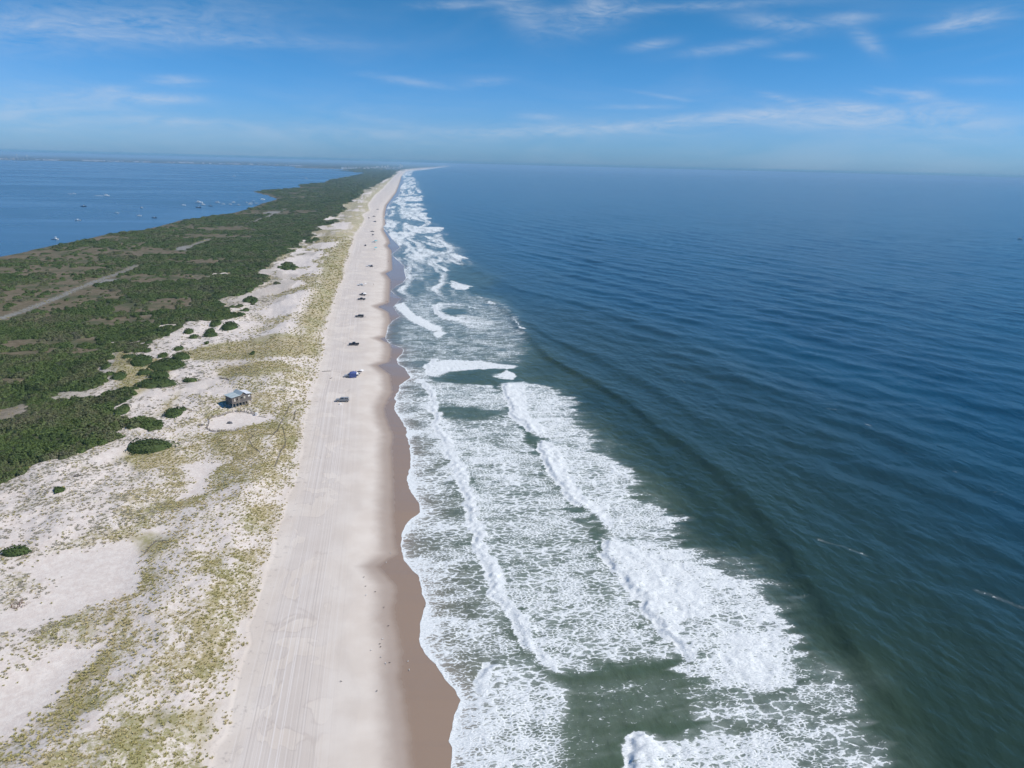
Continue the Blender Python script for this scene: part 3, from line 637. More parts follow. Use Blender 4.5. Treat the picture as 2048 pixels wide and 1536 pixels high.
# ------------------------------------------------------------------ bay
WAKES = [((213,391),(191,391.5),1.9),((147,387.5),(136,387.2),1.2)]
def bay():
    ys = [120.0]
    while ys[-1] < 60000: ys.append(ys[-1]*1.012+1)
    ys = np.array(ys+[62000.]); t = (np.linspace(0, 1, 500)**1.6)[::-1]
    Y, T_ = np.meshgrid(ys, t, indexing='ij')
    X = Tx(Y)*0-150-(Y*1.4+1500)*T_ + np.where(Y > 9000, 0, 0)
    x, y = X.ravel(), Y.ravel(); F = np.zeros_like(x)
    m, N = mat('bay_material')
    P = N.pos()
    big = N.noise(N.mapv(P, (.0011, .0032, 0), (0, 0, R(-12))), 1.0, 5, .6, .6)
    col = N.mix(N.ss(big, .42, .60), (.036, .105, .195), (.048, .128, .225))
    bp = N.n('ShaderNodeBump'); bp.inputs['Distance'].default_value = 1.0; bp.inputs['Strength'].default_value = .35
    N.set(bp.inputs['Height'], N.m('MULTIPLY', N.noise(N.mapv(P, (.5, .5, 0)), 1.0, 4), .4))
    b = N.bsdf(col, .22, IOR=1.33); N.set(b.inputs['Normal'], bp.outputs[0])
    N.set(b.inputs['Roughness'], N.lin(big, .4, .62, .20, .32))
    N.out(b.outputs[0])
    o = grid_mesh('bay_water', X, Y, np.zeros_like(X), {}, m); tag(o, kind='structure')
bay()

# ------------------------------------------------------------------ sky, sun, haze, camera
SUN_AZ, SUN_EL = 106.0, 47.0
def sky():
    w = bpy.data.worlds.new('World'); SC.world = w; w.use_nodes = True; nt = w.node_tree; nt.nodes.clear(); N = NT(nt)
    st = N.n('ShaderNodeTexSky', sky_type='NISHITA'); st.sun_disc = False; st.sun_elevation = R(SUN_EL); st.sun_rotation = R(SUN_AZ)
    st.altitude = 0; st.air_density = 1.0; st.dust_density = .6; st.ozone_density = 2.5
    g = N.n('ShaderNodeTexCoord').outputs['Generated']
    s = N.n('ShaderNodeSeparateXYZ', ins={0: g})
    t1 = N.ss(s.outputs[2], -.02, .22)
    tint = N.mix(t1, (.36, .77, 1.56), (.175, .61, .95))
    skyc = N.n('ShaderNodeMix'); skyc.data_type = 'RGBA'; skyc.blend_type = 'MULTIPLY'; skyc.inputs[0].default_value = 1.0
    N.set(skyc.inputs[6], st.outputs[0]); N.set(skyc.inputs[7], tint)
    bg = N.n('ShaderNodeBackground'); N.set(bg.inputs[0], skyc.outputs[2]); bg.inputs[1].default_value = .10
    N.t.links.new(bg.outputs[0], N.n('ShaderNodeOutputWorld').inputs[0])
sky()
# high cirrus: a sheet of the sky far outside the haze
def clouds():
    def ang(px, py):
        d = CF+((px-1024)/FPX)*CR-((py-768)/FPX)*CU; d /= np.linalg.norm(d); return math.atan2(d[0], d[1]), math.asin(d[2])
    BL = [(170,48,340,34,-2,.55),(480,78,230,10,2,.35),(352,160,50,8,2,.6),(310,195,95,8,2,.6),(100,195,170,20,1,.32),(225,176,40,6,0,.35),(320,240,80,7,3,.3),(60,240,120,16,3,.25),
     (820,162,80,6,8,.42),(965,164,42,7,-5,.35),(780,242,110,6,9,.22),(1180,32,90,26,-14,.55),(1045,22,50,28,25,.42),(1190,5,16,22,-60,.4),(1350,14,280,7,-3,.42),(920,8,80,7,-2,.45),
     (1555,45,80,12,6,.55),(1305,88,45,8,-8,.48),(1450,95,100,9,-8,.42),(1695,36,55,10,-3,.5),(1735,82,46,12,35,.42),(1580,110,40,6,2,.3),(1950,36,80,16,-8,.5),(1890,55,70,8,-8,.35),
     (1765,181,32,6,3,.55),(1835,190,44,9,3,.75),(1700,216,150,12,4,.6),(1560,195,40,5,12,.4),(1900,214,60,9,2,.45),(1075,232,38,5,4,.45),(1330,192,60,3,9,.3),(1270,213,80,4,0,.25),
     (1500,228,110,9,-4,.6),(1300,248,260,12,-3,.42),(1650,242,130,12,-1,.45),(1900,245,220,20,2,.42),(1050,262,260,12,-1,.35),(550,258,380,16,3,.22),(1960,160,80,6,0,.2)]
    A, E = np.meshgrid(np.radians(np.arange(-70, 85, .16)), np.radians(np.r_[np.arange(.25, 24, .08), np.arange(24, 40, 1)]))
    az, el = A.ravel(), E.ravel(); tot = np.zeros_like(az)
    for cx, cy, rx, ry, ti, stg in BL:
        a0, e0 = ang(cx, cy); a1, e1 = ang(cx+rx, cy); rxr = math.hypot(a1-a0, e1-e0); ryr = ry/FPX
        tt = R(ti)+(e0-e1)/max(a1-a0, 1e-6)
        da = az-a0; de = el-e0
        u = (da*math.cos(tt)-de*math.sin(tt))/rxr; v = (da*math.sin(tt)+de*math.cos(tt))/ryr
        tot += np.exp(-u*u-v*v)*stg
    lowv = np.exp(-((el-.03)/.05)**2)
    RR = 140000.0
    X = RR*np.cos(E)*np.sin(A); Y = RR*np.cos(E)*np.cos(A); Z = RR*np.sin(E)
    m, N = mat('cloud_material'); P = N.pos()
    s = N.n('ShaderNodeSeparateXYZ', ins={0: P})
    a_ = N.m('ARCTAN2', s.outputs[0], s.outputs[1]); e_ = N.m('DIVIDE', s.outputs[2], RR)
    ae = N.n('ShaderNodeCombineXYZ'); N.set(ae.inputs[0], a_); N.set(ae.inputs[1], e_)
    wis = N.noise(N.mapv(ae.outputs[0], (3.0, 9, 1), (0, 0, R(-6))), 1.0, 6, .6, .8)
    wis2 = N.noise(N.mapv(ae.outputs[0], (7, 34, 1), (0, 0, R(3))), 1.0, 8, .64, 1.2)
    fil = N.noise(N.mapv(ae.outputs[0], (16, 55, 1), (0, 0, R(-14))), 1.0, 7, .68, 2.0)
    det = N.m('ADD', N.m('MULTIPLY', wis2, .5), N.m('MULTIPLY', fil, .5))
    cl = N.m('MULTIPLY', N.m('MULTIPLY', N.attr('cloud').outputs[2], N.lin(det, .36, .62, .10, 1.5)), .57)
    veil = N.m('MULTIPLY', N.ss(wis, .42, .75), .10)
    lv = N.m('MULTIPLY', N.attr('low').outputs[2], N.lin(wis2, .3, .7, .04, .16))
    al = N.m('MAXIMUM', N.m('MINIMUM', N.m('ADD', cl, N.m('ADD', veil, lv)), .88), 0.0)
    em = N.n('ShaderNodeEmission'); em.inputs[0].default_value = (.56, .64, .76, 1)
    tr = N.n('ShaderNodeBsdfTransparent'); mx = N.n('ShaderNodeMixShader'); N.set(mx.inputs[0], al); N.set(mx.inputs[1], tr.outputs[0]); N.set(mx.inputs[2], em.outputs[0])
    N.out(mx.outputs[0])
    o = grid_mesh('sky', X, Y, Z, {'cloud': tot, 'low': lowv}, m); tag(o, kind='structure')
clouds()
sl = bpy.data.lights.new('sun', 'SUN'); sl.energy = 4.5; sl.angle = R(.6); sl.color = (1.0, .94, .85)
so = bpy.data.objects.new('sun', sl); COL.objects.link(so)
from mathutils import Vector, Matrix
sd = Vector((math.sin(R(SUN_AZ))*math.cos(R(SUN_EL)), math.cos(R(SUN_AZ))*math.cos(R(SUN_EL)), math.sin(R(SUN_EL))))
so.rotation_euler = sd.to_track_quat('Z', 'Y').to_euler()
def haze():
    b = MB(); b.box((0, 27000, 50), (150000, 74000, 124)); 
    m, N = mat('haze_material'); v = N.n('ShaderNodeVolumePrincipled')
    v.inputs['Color'].default_value = (.40, .66, .90, 1); v.inputs['Density'].default_value = HAZE; v.inputs['Anisotropy'].default_value = 0.0
    N.t.links.new(v.outputs[0], N.n('ShaderNodeOutputMaterial').inputs[1])
    o = b.build('haze', m); tag(o, kind='stuff', label='thin blue haze over the far beach and water')
HAZE = 6.5e-5
haze()
cam = bpy.data.cameras.new('camera'); cam.sensor_width = 36; cam.lens = 36*FPX/2048; cam.clip_start = .5; cam.clip_end = 200000
co = bpy.data.objects.new('camera', cam); COL.objects.link(co)
co.matrix_world = Matrix(((CR[0], CU[0], -CF[0], 0), (CR[1], CU[1], -CF[1], 0), (CR[2], CU[2], -CF[2], H), (0, 0, 0, 1)))
SC.camera = co
SC.view_settings.view_transform = 'Standard'; SC.view_settings.look = 'None'; SC.view_settings.exposure = 0; SC.view_settings.gamma = 1
SC.cycles.volume_bounces = 1; SC.cycles.max_bounces = 6
#%% ------------------------------------------------------------------ vegetation
def veg_mat(name, cols, patchscale=.03, leaf=.5, inst=True, rough=.75):
    m, N = mat(name); P = N.pos()
    if inst: r = N.n('ShaderNodeObjectInfo').outputs['Random']
    else: r = N.noise(P, .35, 3)
    big = N.noise(P, patchscale, 4, .6)
    f = N.m('ADD', N.m('MULTIPLY', N.ss(big, .35, .65), .62), N.m('MULTIPLY', r, .38))
    cr = N.n('ShaderNodeValToRGB'); N.set(cr.inputs[0], f); e = cr.color_ramp.elements
    e[0].color = (*cols[0], 1); e[1].color = (*cols[-1], 1)
    for i, c in enumerate(cols[1:-1]):
        k = e.new((i+1)/(len(cols)-1)); k.color = (*c, 1)
    if inst and leaf == .5:
        br = N.noise(N.mapv(P, (.045, .03, 0), (0, 0, 0), (9, 4, 0)), 1.0, 5, .65)
        nz_ = N.n('ShaderNodeMix'); nz_.data_type = 'RGBA'; N.set(nz_.inputs[0], N.m('MULTIPLY', N.ss(br, .50, .64), .6)); N.set(nz_.inputs[6], cr.outputs[0]); nz_.inputs[7].default_value = (.125, .105, .068, 1); base_ = nz_.outputs[2]
    else: base_ = cr.outputs[0]
    v = N.noise(P, 2.4, 2)
    c = N.mix(N.m('MULTIPLY', N.ss(v, .4, .65), leaf*.8), base_, tuple(min(1, q*1.9+.012) for q in cols[len(cols)//2]))
    b = N.bsdf(c, rough); b.inputs['Specular IOR Level'].default_value = .25
    N.out(b.outputs[0]); return m
LEAF = veg_mat('thicket_leaves', [(.028,.044,.013), (.048,.078,.018), (.072,.104,.027), (.092,.098,.046), (.125,.110,.078)])
SHRUBM = veg_mat('shrub_leaves', [(.030,.052,.013), (.048,.075,.018), (.062,.080,.026)], .1, .5, False)
STEM = simple('bark', (.09, .07, .05), .9)
GRASS = veg_mat('beach_grass_blades', [(.52,.43,.25), (.45,.38,.18), (.34,.31,.12), (.49,.42,.20)], .07, .25)
DRYG = veg_mat('dry_dune_plants', [(.32,.28,.22), (.22,.21,.15), (.36,.30,.22)], .07, .25)

def quads(cen, nrm, su, sv, rs):
    """leaf-clump quads"""
    n = len(cen); t = rs.normal(size=(n, 3)); u = np.cross(nrm, t); u /= np.linalg.norm(u, axis=1)[:, None]+1e-9; v = np.cross(nrm, u)
    v /= np.linalg.norm(v, axis=1)[:, None]+1e-9
    su = su[:, None]; sv = sv[:, None]
    co = np.stack([cen-u*su-v*sv*.5, cen+u*su*.6-v*sv, cen+u*su+v*sv*.6, cen-u*su*.5+v*sv], 1).reshape(-1, 3)
    return co, np.arange(4*n).reshape(-1, 4)
def bush_mesh(k, n=300):
    rs = np.random.default_rng(100+k)
    lob = [(rs.uniform(-.45, .45), rs.uniform(-.45, .45), rs.uniform(.45, .75), rs.uniform(.45, .8)) for _ in range(5)]+[(0, 0, .8, .75)]
    cen = []; nr = []
    for i in range(n):
        lx, ly, lr, lh = lob[rs.integers(len(lob))]
        th = rs.uniform(0, 2*math.pi); ph = math.acos(rs.uniform(.0, 1)); q = rs.uniform(.82, 1.05)
        d = np.array([math.sin(ph)*math.cos(th), math.sin(ph)*math.sin(th), math.cos(ph)])
        cen.append((lx+d[0]*lr*q, ly+d[1]*lr*q, max(.03, d[2]*lh*q))); nr.append(d+rs.normal(size=3)*.55)
    cen = np.array(cen); nr = np.array(nr); nr /= np.linalg.norm(nr, axis=1)[:, None]
    s = rs.uniform(.07, .17, n)
    co, q = quads(cen, nr, s, s*rs.uniform(.6, 1.1, n), rs)
    # rough inner mass
    m = 10; cc = []; ff = []
    for j, (lx, ly, lr, lh) in enumerate(lob):
        b = len(co)+len(cc)
        for a in range(3):
            for t in range(m):
                rr = lr*.86*math.cos(a*math.pi/6.2)*(1+.12*rs.normal()); cc.append((lx+rr*math.cos(t*2*math.pi/m), ly+rr*math.sin(t*2*math.pi/m), lh*.84*math.sin(a*math.pi/6.2)*(1+.06*rs.normal())))
        for a in range(2):
            for t in range(m): ff.append((b+a*m+t, b+a*m+(t+1) % m, b+(a+1)*m+(t+1) % m, b+(a+1)*m+t))
        ff.append((b+2*m, b+2*m+2, b+2*m+5, b+2*m+7))
    co = np.vstack([co, np.array(cc)]); q = np.vstack([q, np.array(ff)])
    return raw_mesh('bush', co, q, None, LEAF, False, link=False)
def tuft_mesh(k, material, n=22, h=.75, spread=.5, wd=.045):
    rs = np.random.default_rng(200+k); co = []; f = []
    for i in range(n):
        a = rs.uniform(0, 2*math.pi); r = spread*.45*math.sqrt(rs.uniform()); bx, by = r*math.cos(a), r*math.sin(a)
        a2 = a+rs.normal()*.7; L = h*rs.uniform(.6, 1.1); o = spread*rs.uniform(.35, .9)
        w = wd*rs.uniform(.7, 1.4); px, py = -math.sin(a2)*w, math.cos(a2)*w; b = len(co)
        mx, my = bx+math.cos(a2)*o*.4, by+math.sin(a2)*o*.4
        co += [(bx-px, by-py, -.05), (bx+px, by+py, -.05), (mx+px, my+py, L*.8), (mx-px, my-py, L*.8),
               (bx+math.cos(a2)*o-px*.3, by+math.sin(a2)*o-py*.3, L), (bx+math.cos(a2)*o+px*.3, by+math.sin(a2)*o+py*.3, L*.97)]
        f += [(b, b+1, b+2, b+3), (b+3, b+2, b+5, b+4)]
    return raw_mesh('grass_tuft', np.array(co), np.array(f), None, material, False, link=False)
def scatter(name, x, y, z, sc, rot, protos, label, material=None):
    col = bpy.data.collections.new(name+'_kinds')
    for p in protos: col.objects.link(p)
    n = len(x); me = bpy.data.meshes.new(name); me.vertices.add(n); me.vertices.foreach_set('co', np.stack([x, y, z], 1).astype(np.float32).ravel())
    a = me.attributes.new('isc', 'FLOAT_VECTOR', 'POINT'); a.data.foreach_set('vector', sc.astype(np.float32).ravel())
    a = me.attributes.new('irot', 'FLOAT', 'POINT'); a.data.foreach_set('value', rot.astype(np.float32))
    a = me.attributes.new('idx', 'INT', 'POINT'); a.data.foreach_set('value', rng.integers(0, len(protos), n).astype(np.int32))
    ob = bpy.data.objects.new(name, me); COL.objects.link(ob)
    g = bpy.data.node_groups.new(name+'_scatter', 'GeometryNodeTree')
    g.interface.new_socket('Geometry', in_out='INPUT', socket_type='NodeSocketGeometry'); g.interface.new_socket('Geometry', in_out='OUTPUT', socket_type='NodeSocketGeometry')
    gi = g.nodes.new('NodeGroupInput'); go = g.nodes.new('NodeGroupOutput'); ip = g.nodes.new('GeometryNodeInstanceOnPoints'); ci = g.nodes.new('GeometryNodeCollectionInfo')
    ci.inputs[0].default_value = col; ci.inputs[1].default_value = True; ci.inputs[2].default_value = True
    def na(nm, ty):
        k = g.nodes.new('GeometryNodeInputNamedAttribute'); k.data_type = ty; k.inputs[0].default_value = nm; return next(s for s in k.outputs if s.enabled)
    L = g.links.new; L(gi.outputs[0], ip.inputs['Points']); L(ci.outputs[0], ip.inputs['Instance']); ip.inputs['Pick Instance'].default_value = True
    L(na('idx', 'INT'), ip.inputs['Instance Index']); L(na('isc', 'FLOAT_VECTOR'), ip.inputs['Scale'])
    cb = g.nodes.new('ShaderNodeCombineXYZ'); L(na('irot', 'FLOAT'), cb.inputs[2]); L(cb.outputs[0], ip.inputs['Rotation'])
    L(ip.outputs[0], go.inputs[0])
    md = ob.modifiers.new('scatter', 'NODES'); md.node_group = g
    tag(ob, kind='stuff', label=label); return ob
def in_view(x, y, m=90):
    d = np.stack([x, y, np.full_like(x, -H)], -1); w = d@CF; u = 1024+FPX*(d@CR)/w; v = 768-FPX*(d@CU)/w
    return (w > 1) & (u > -m*3) & (u < 2048+m) & (v < 1536+m*2) & (v > 300)
def pts_band(y0, y1, xl, xr, sp, jit=.5):
    """jittered points whose spacing grows with distance"""
    X = []; Y = []; y = y0
    while y < y1:
        s = sp(y); n = int((xr-xl)/s); xx = xl+(np.arange(n)+rng.uniform(-jit, jit, n)+.5)*s
        X.append(xx); Y.append(y+rng.uniform(-jit, jit, n)*s); y += s
    return np.concatenate(X), np.concatenate(Y)
def thicket():
    sp = lambda y: max(2.1, y/240.) if y < 1500 else y/220.
    x, y = pts_band(150, 10000, -1000, 60, sp)
    k = in_view(x, y) & (x < Tx(y)-18) & (x > Bx(y)+4); x = x[k]; y = y[k]
    t = thick_mask(x, y); tn = tan_mask(x, y); shore = sm(12, 34, x-Bx(y)+16*(fbm(x/15, y/15, 81, 3)-.5))
    rd = np.abs(x-road_x(y)); roadside = 1-road_on(y)*(1-sm(3.8, 8, rd))
    p = t*(1-tn*.93)*(.22+.78*shore)*roadside*(.55+.45*sm(.3, .5, fbm(x/25, y/60, 91, 4)))
    k = rng.uniform(size=len(x)) < p; x = x[k]; y = y[k]
    for e in [(372,494,18,6),(205,562,26,6),(545,424,16,4)]:
        c, ex, ey = ell(x, y, e, 2); k = ((x-c[0])/ex)**2+((y-c[1])/ey)**2 > 1; x = x[k]; y = y[k]
    s = np.array([max(2.1, q/240.) for q in y]); big = fbm(x/18, y/30, 92, 3)
    hump = sm(.3, .75, fbm(x/6, y/7, 93, 2)); w = s*.88*rng.uniform(.6, 1.2, len(x))*(.75+.7*hump); h = np.minimum(.6+1.1*big*rng.uniform(.6, 1.3, len(x))+1.5*hump, 3.6)*(1+y/9000)
    z = ground_z(x, y)-.15
    scatter('thicket', x, y, z, np.stack([w, w*rng.uniform(.8, 1.2, len(x)), h], 1), rng.uniform(0, 6.28, len(x)), [bush_mesh(k) for k in range(6)], 'dense green scrub thicket covering the land between the dunes and the bay')
    print('thicket', len(x))
thicket()
def dune_grass():
    sp = lambda y: .52 if y < 230 else (.52*y/230 if y < 700 else 2.0*y/700)
    x, y = pts_band(92, 1000, -260, -20, sp, .95)
    k = in_view(x, y, 60) & (x < Tx(y)-.2); x = x[k]; y = y[k]
    g = grass_dens(x, y); t = thick_mask(x, y)
    cl = fbm(x/1.5, y/1.5, 95, 3)
    cl2 = fbm(x/.9, y/1.1, 97, 2)
    p = (g**1.05)*sm(.42, .60, .5*cl+.5*cl2+.12*g)*(1-t)*np.where(y > 420, .6, .85)
    k = rng.uniform(size=len(x)) < p; x = x[k]; y = y[k]; d = Tx(y)-x
    sc = np.array([.52 if q < 230 else (.52*q/230 if q < 700 else 2*q/700) for q in y])*1.12*(.45+1.1*rng.uniform(0, 1, len(x))**1.6)
    h = sc**.6*.46; S = np.stack([sc, sc, h], 1); rot = rng.uniform(0, 6.28, len(x)); z = ground_z(x, y)
    grey = rng.uniform(size=len(x)) < sm(26, 58, d+22*(fbm(x/20, y/20, 96, 3)-.5))*(1-lush_mask(x, y))*.8
    a = ~grey
    scatter('beach_grass', x[a], y[a], z[a], S[a], rot[a], [tuft_mesh(k, GRASS) for k in range(5)], 'yellow green beach grass growing in tufts on the dunes')
    scatter('dune_plants', x[grey], y[grey], z[grey], S[grey]*np.array([1, 1, .6]), rot[grey], [tuft_mesh(10+k, DRYG, 20, .6, .7, .06) for k in range(4)], 'low grey green dune plants on the pale sand behind the front dune')
    print('grass', a.sum(), grey.sum())
dune_grass()

# shrubs standing apart from the thicket
def shrubs():
    gp = 'low round shrubs on the open dune sand'
    where = ['by the thicket edge', 'above the sand hollow', 'on the pale dune', 'beside the yellow grass']
    for i, (cx, cy, rx, ry) in enumerate(SHRUBS):
        c, ex, ey = ell(None, None, (cx, cy, rx, ry))
        rs = np.random.default_rng(300+i); ey = min(ey*.95, ex*1.8); hgt = min(.42*min(ex, ey), 2.0)+.45
        n = int(min(5200, max(160, ex*ey*math.pi*7)))
        a = rs.uniform(0, 2*math.pi, n); q = np.sqrt(rs.uniform(0, 1, n))
        wob = 1+.16*np.sin(a*3+rs.uniform(0, 6))+.10*np.sin(a*5+rs.uniform(0, 6))+.06*np.sin(a*9+rs.uniform(0, 6))
        X = ex*q*wob*np.cos(a); Y = ey*q*wob*np.sin(a)
        top = hgt*np.sqrt(np.maximum(1-q**2.6, 0))*(.72+.55*fbm(X/1.7+50*i, Y/1.7, 310, 3))
        Zz = top*rs.uniform(.86, 1.06, n)+.05
        gz = ground_z(X+c[0], Y+c[1]); g0 = float(ground_z(np.array([c[0]]), np.array([c[1]]))[0])
        cen = np.stack([X, Y, Zz+gz-g0], 1); nr = np.stack([X/ex*.9, Y/ey*.9, np.full(n, .9)], 1)+rs.normal(size=(n, 3))*.5; nr /= np.linalg.norm(nr, axis=1)[:, None]
        s = rs.uniform(.14, .33, n); co, qd = quads(cen, nr, s, s*rs.uniform(.6, 1.1, n), rs)
        m = 18; cc = []; ff = []; b = len(co); rings = [0, .35, .6, .8, .93]
        for qq in rings:
            for t in range(m):
                aa = t*2*math.pi/m; xx, yy = ex*qq*math.cos(aa), ey*qq*math.sin(aa)
                cc.append((xx, yy, (hgt*math.sqrt(max(1-qq**2.6, 0))*.8 if qq < .93 else -.3)+float(ground_z(np.array([c[0]+xx]), np.array([c[1]+yy]))[0])-g0))
        for k in range(len(rings)-1):
            for t in range(m): ff.append((b+k*m+t, b+k*m+(t+1) % m, b+(k+1)*m+(t+1) % m, b+(k+1)*m+t))
        crown = raw_mesh('crown', np.vstack([co, np.array(cc)]), np.vstack([qd, np.array(ff)]), None, SHRUBM, False)
        r = empty('dune_shrub', (c[0], c[1], g0)); crown.parent = r
        st = MB()
        for k in range(5):
            a_ = k*1.3+i; st.tube((.1*math.cos(a_), .1*math.sin(a_), -.4), (ex*.45*math.cos(a_), ey*.45*math.sin(a_), hgt*.5), .07, .03, 5)
        st.build('stem', STEM, r)
        tag(r, SHRUB_LABELS[i], 'shrub', gp)
SHRUB_LABELS = ['small dark shrub at the top of the dune field beside the pale sand wedge','oval shrub just below and right of the topmost small shrub','thin low shrub strip left of the oval one, half on pale sand',
 'flat yellow edged shrub under the thin strip near the thicket','tiny shrub at the right foot of the sand gap in the thicket','small round shrub between two specks of pale sand by the thicket','low narrow shrub lining the bottom of the upper thicket tongue',
 'round shrub at the left end of the long yellow grass flat','small dark shrub on the white sand just right of the thicket tongue','compact shrub on grey speckled sand left of the yellow flat','smooth oval shrub at the lower left edge of the yellow grass flat',
 'shrub joined to the thicket end above the sand pocket','bushy shrub clump at the thicket end, left of the sand pocket','large rounded shrub left of the widest oval shrub','widest flat oval shrub lying across the sand above the hut','small shrub on the green hollow left of the rounded clump',
 'low oval shrub under the large rounded one','round lone shrub in the green hollow near the thicket','oval shrub resting on top of the largest tilted shrub','largest long tilted shrub mound left of the hut','thin green shrub streak to the right of the largest mound',
 'dark brown green shrub alone on white sand left of the hut','tiny shrub touching the brown one on its upper right','shrub at the tip of the thicket beside a white sand patch','dark shrub crescent on the yellow grass mound below the thicket','nearest green shrub at the left edge of the dunes','tiny green shrub tuft on grey speckled sand, lower left',
 'small shrub on the pale sand ridge high in the dunes','speck of shrub on the right end of the yellow grass flat','dark tall round shrub standing out of the far thicket edge','dot of shrub left of the yellow grass flat','flat shrub on the pale sand tongue in the far dunes','dark shrub strip at the far thicket corner','flat shrub under the far sand tongue']
shrubs()
#%% ------------------------------------------------------------------ things
def at(px, py, z=1.8):
    """where a photo point meets the ground"""
    for _ in range(4):
        w = W([(px, py)], z)[0]; z = float(ground_z(np.array([w[0]]), np.array([w[1]]))[0])
    return (float(w[0]), float(w[1]), z)
def gz1(x, y): return float(ground_z(np.array([x]), np.array([y]))[0])
GLASS = simple('dark_glass', (.015, .018, .022), .08, 0, .1, 3, .8)
TYRE = simple('tyre_rubber', (.02, .02, .02), .85); RIM = simple('rim_metal', (.45, .45, .46), .35, .8)
CHROME = simple('bumper_metal', (.35, .35, .36), .3, .8); LAMPM = simple('lamp_lens', (.65, .62, .55), .15); TAILM = simple('tail_lens', (.35, .02, .02), .2)
PAINT = {k: simple('paint_'+k, c, .28, .1, .04) for k, c in dict(black=(.012, .012, .015), grey=(.27, .275, .28), silver=(.42, .43, .45), white=(.78, .78, .77), dark_blue=(.03, .05, .10), dark_grey=(.05, .052, .057), tan=(.30, .26, .20)).items()}
def vehicle(kind, paint, loc, rz, label, cap=False, group='vehicles parked on the beach'):
    """nose points to +x"""
    r = empty(kind, loc, rz); P = PAINT[paint]; b = MB()
    if kind == 'pickup_truck':
        b.prism([(-2.75, .55), (2.35, .55), (2.75, .60), (2.78, .98), (2.65, 1.08), (1.30, 1.20), (-.75, 1.22), (-2.78, 1.22), (-2.80, .62)], -.95, .95, .04)
        body = b.build('body', P, r, .05)
        c = MB(); c.prism([(-.85, 1.2), (1.32, 1.2), (.62, 1.80), (.30, 1.86), (-.62, 1.86), (-.80, 1.78)], -.88, .88, .16); cab = c.build('cab', P, r, .04)
        g = MB(); g.prism([(.72, 1.26), (1.30, 1.24), (.66, 1.78), (.62, 1.78)], -.80, .80, .13); g.build('windshield', GLASS, cab)
        for s in (-1, 1):
            g = MB(); g.prism([(-.72, 1.30), (.98, 1.30), (.50, 1.74), (-.62, 1.74)], s*.875-.012, s*.875+.012, 0); w = g.build('side_window', GLASS, cab); w.rotation_euler = (0, 0, 0)
            for v in w.data.vertices: v.co.y -= s*.16*(v.co.z-1.2)/.66-s*.0
            w.data.update()
        if cap:
            c = MB(); c.prism([(-2.72, 1.22), (-.88, 1.22), (-.88, 1.82), (-2.60, 1.82)], -.86, .86, .08); cp = c.build('bed_cap', P, r, .04)
            for s in (-1, 1): g = MB(); g.box((-1.8, s*.852, 1.52), (1.3, .02, .32)); g.build('cap_window', GLASS, cp)
        else:
            c = MB(); c.box((-1.85, 0, 1.225), (1.7, 1.6, .03)); c.build('bed_liner', TYRE, r)
    else:
        b.prism([(-2.35, .50), (2.15, .50), (2.42, .58), (2.42, .92), (2.25, 1.03), (1.15, 1.14), (-2.30, 1.16), (-2.40, .70)], -.93, .93, .04); b.build('body', P, r, .05)
        c = MB(); c.prism([(-2.33, 1.14), (1.18, 1.14), (.52, 1.72), (.15, 1.80), (-2.0, 1.80), (-2.20, 1.70)], -.87, .87, .16); cab = c.build('cabin', P, r, .04)
        g = MB(); g.prism([(.62, 1.20), (1.16, 1.18), (.57, 1.69), (.53, 1.69)], -.79, .79, .12); g.build('windshield', GLASS, cab)
        for s in (-1, 1):
            g = MB(); g.prism([(-2.05, 1.24), (.90, 1.24), (.42, 1.66), (-1.92, 1.66)], s*.868-.012, s*.868+.012, 0); w = g.build('side_window', GLASS, cab)
            for v in w.data.vertices: v.co.y -= s*.16*(v.co.z-1.14)/.66
            w.data.update()
    fx, bx_ = (1.75, -1.75) if kind == 'pickup_truck' else (1.45, -1.45)
    for x in (fx, bx_):
        for s in (-1, 1):
            w = MB(); w.tube((x, s*.70, .40), (x, s*.97, .40), .40, None, 16); wh = w.build('wheel', TYRE, r)
            w = MB(); w.tube((x, s*.965, .40), (x, s*.985, .40), .23, None, 12); w.build('rim', RIM, wh)
    X = 2.78 if kind == 'pickup_truck' else 2.43
    for s in (-1, 1):
        m = MB(); m.box((X-.02, s*.70, .86), (.06, .32, .16)); m.build('headlight', LAMPM, r)
        m = MB(); m.box((-X+.02, s*.82, .95), (.06, .14, .26)); m.build('tail_light', TAILM, r)
        m = MB(); m.box((.75, s*1.02, 1.22), (.12, .16, .14)); m.build('mirror', P, r)
    for e in (X, -X):
        m = MB(); m.box((e, 0, .58), (.10, 1.8, .16)); m.build('bumper', CHROME, r)
    return tag(r, label, 'truck' if kind == 'pickup_truck' else 'car', group)
PI = math.pi
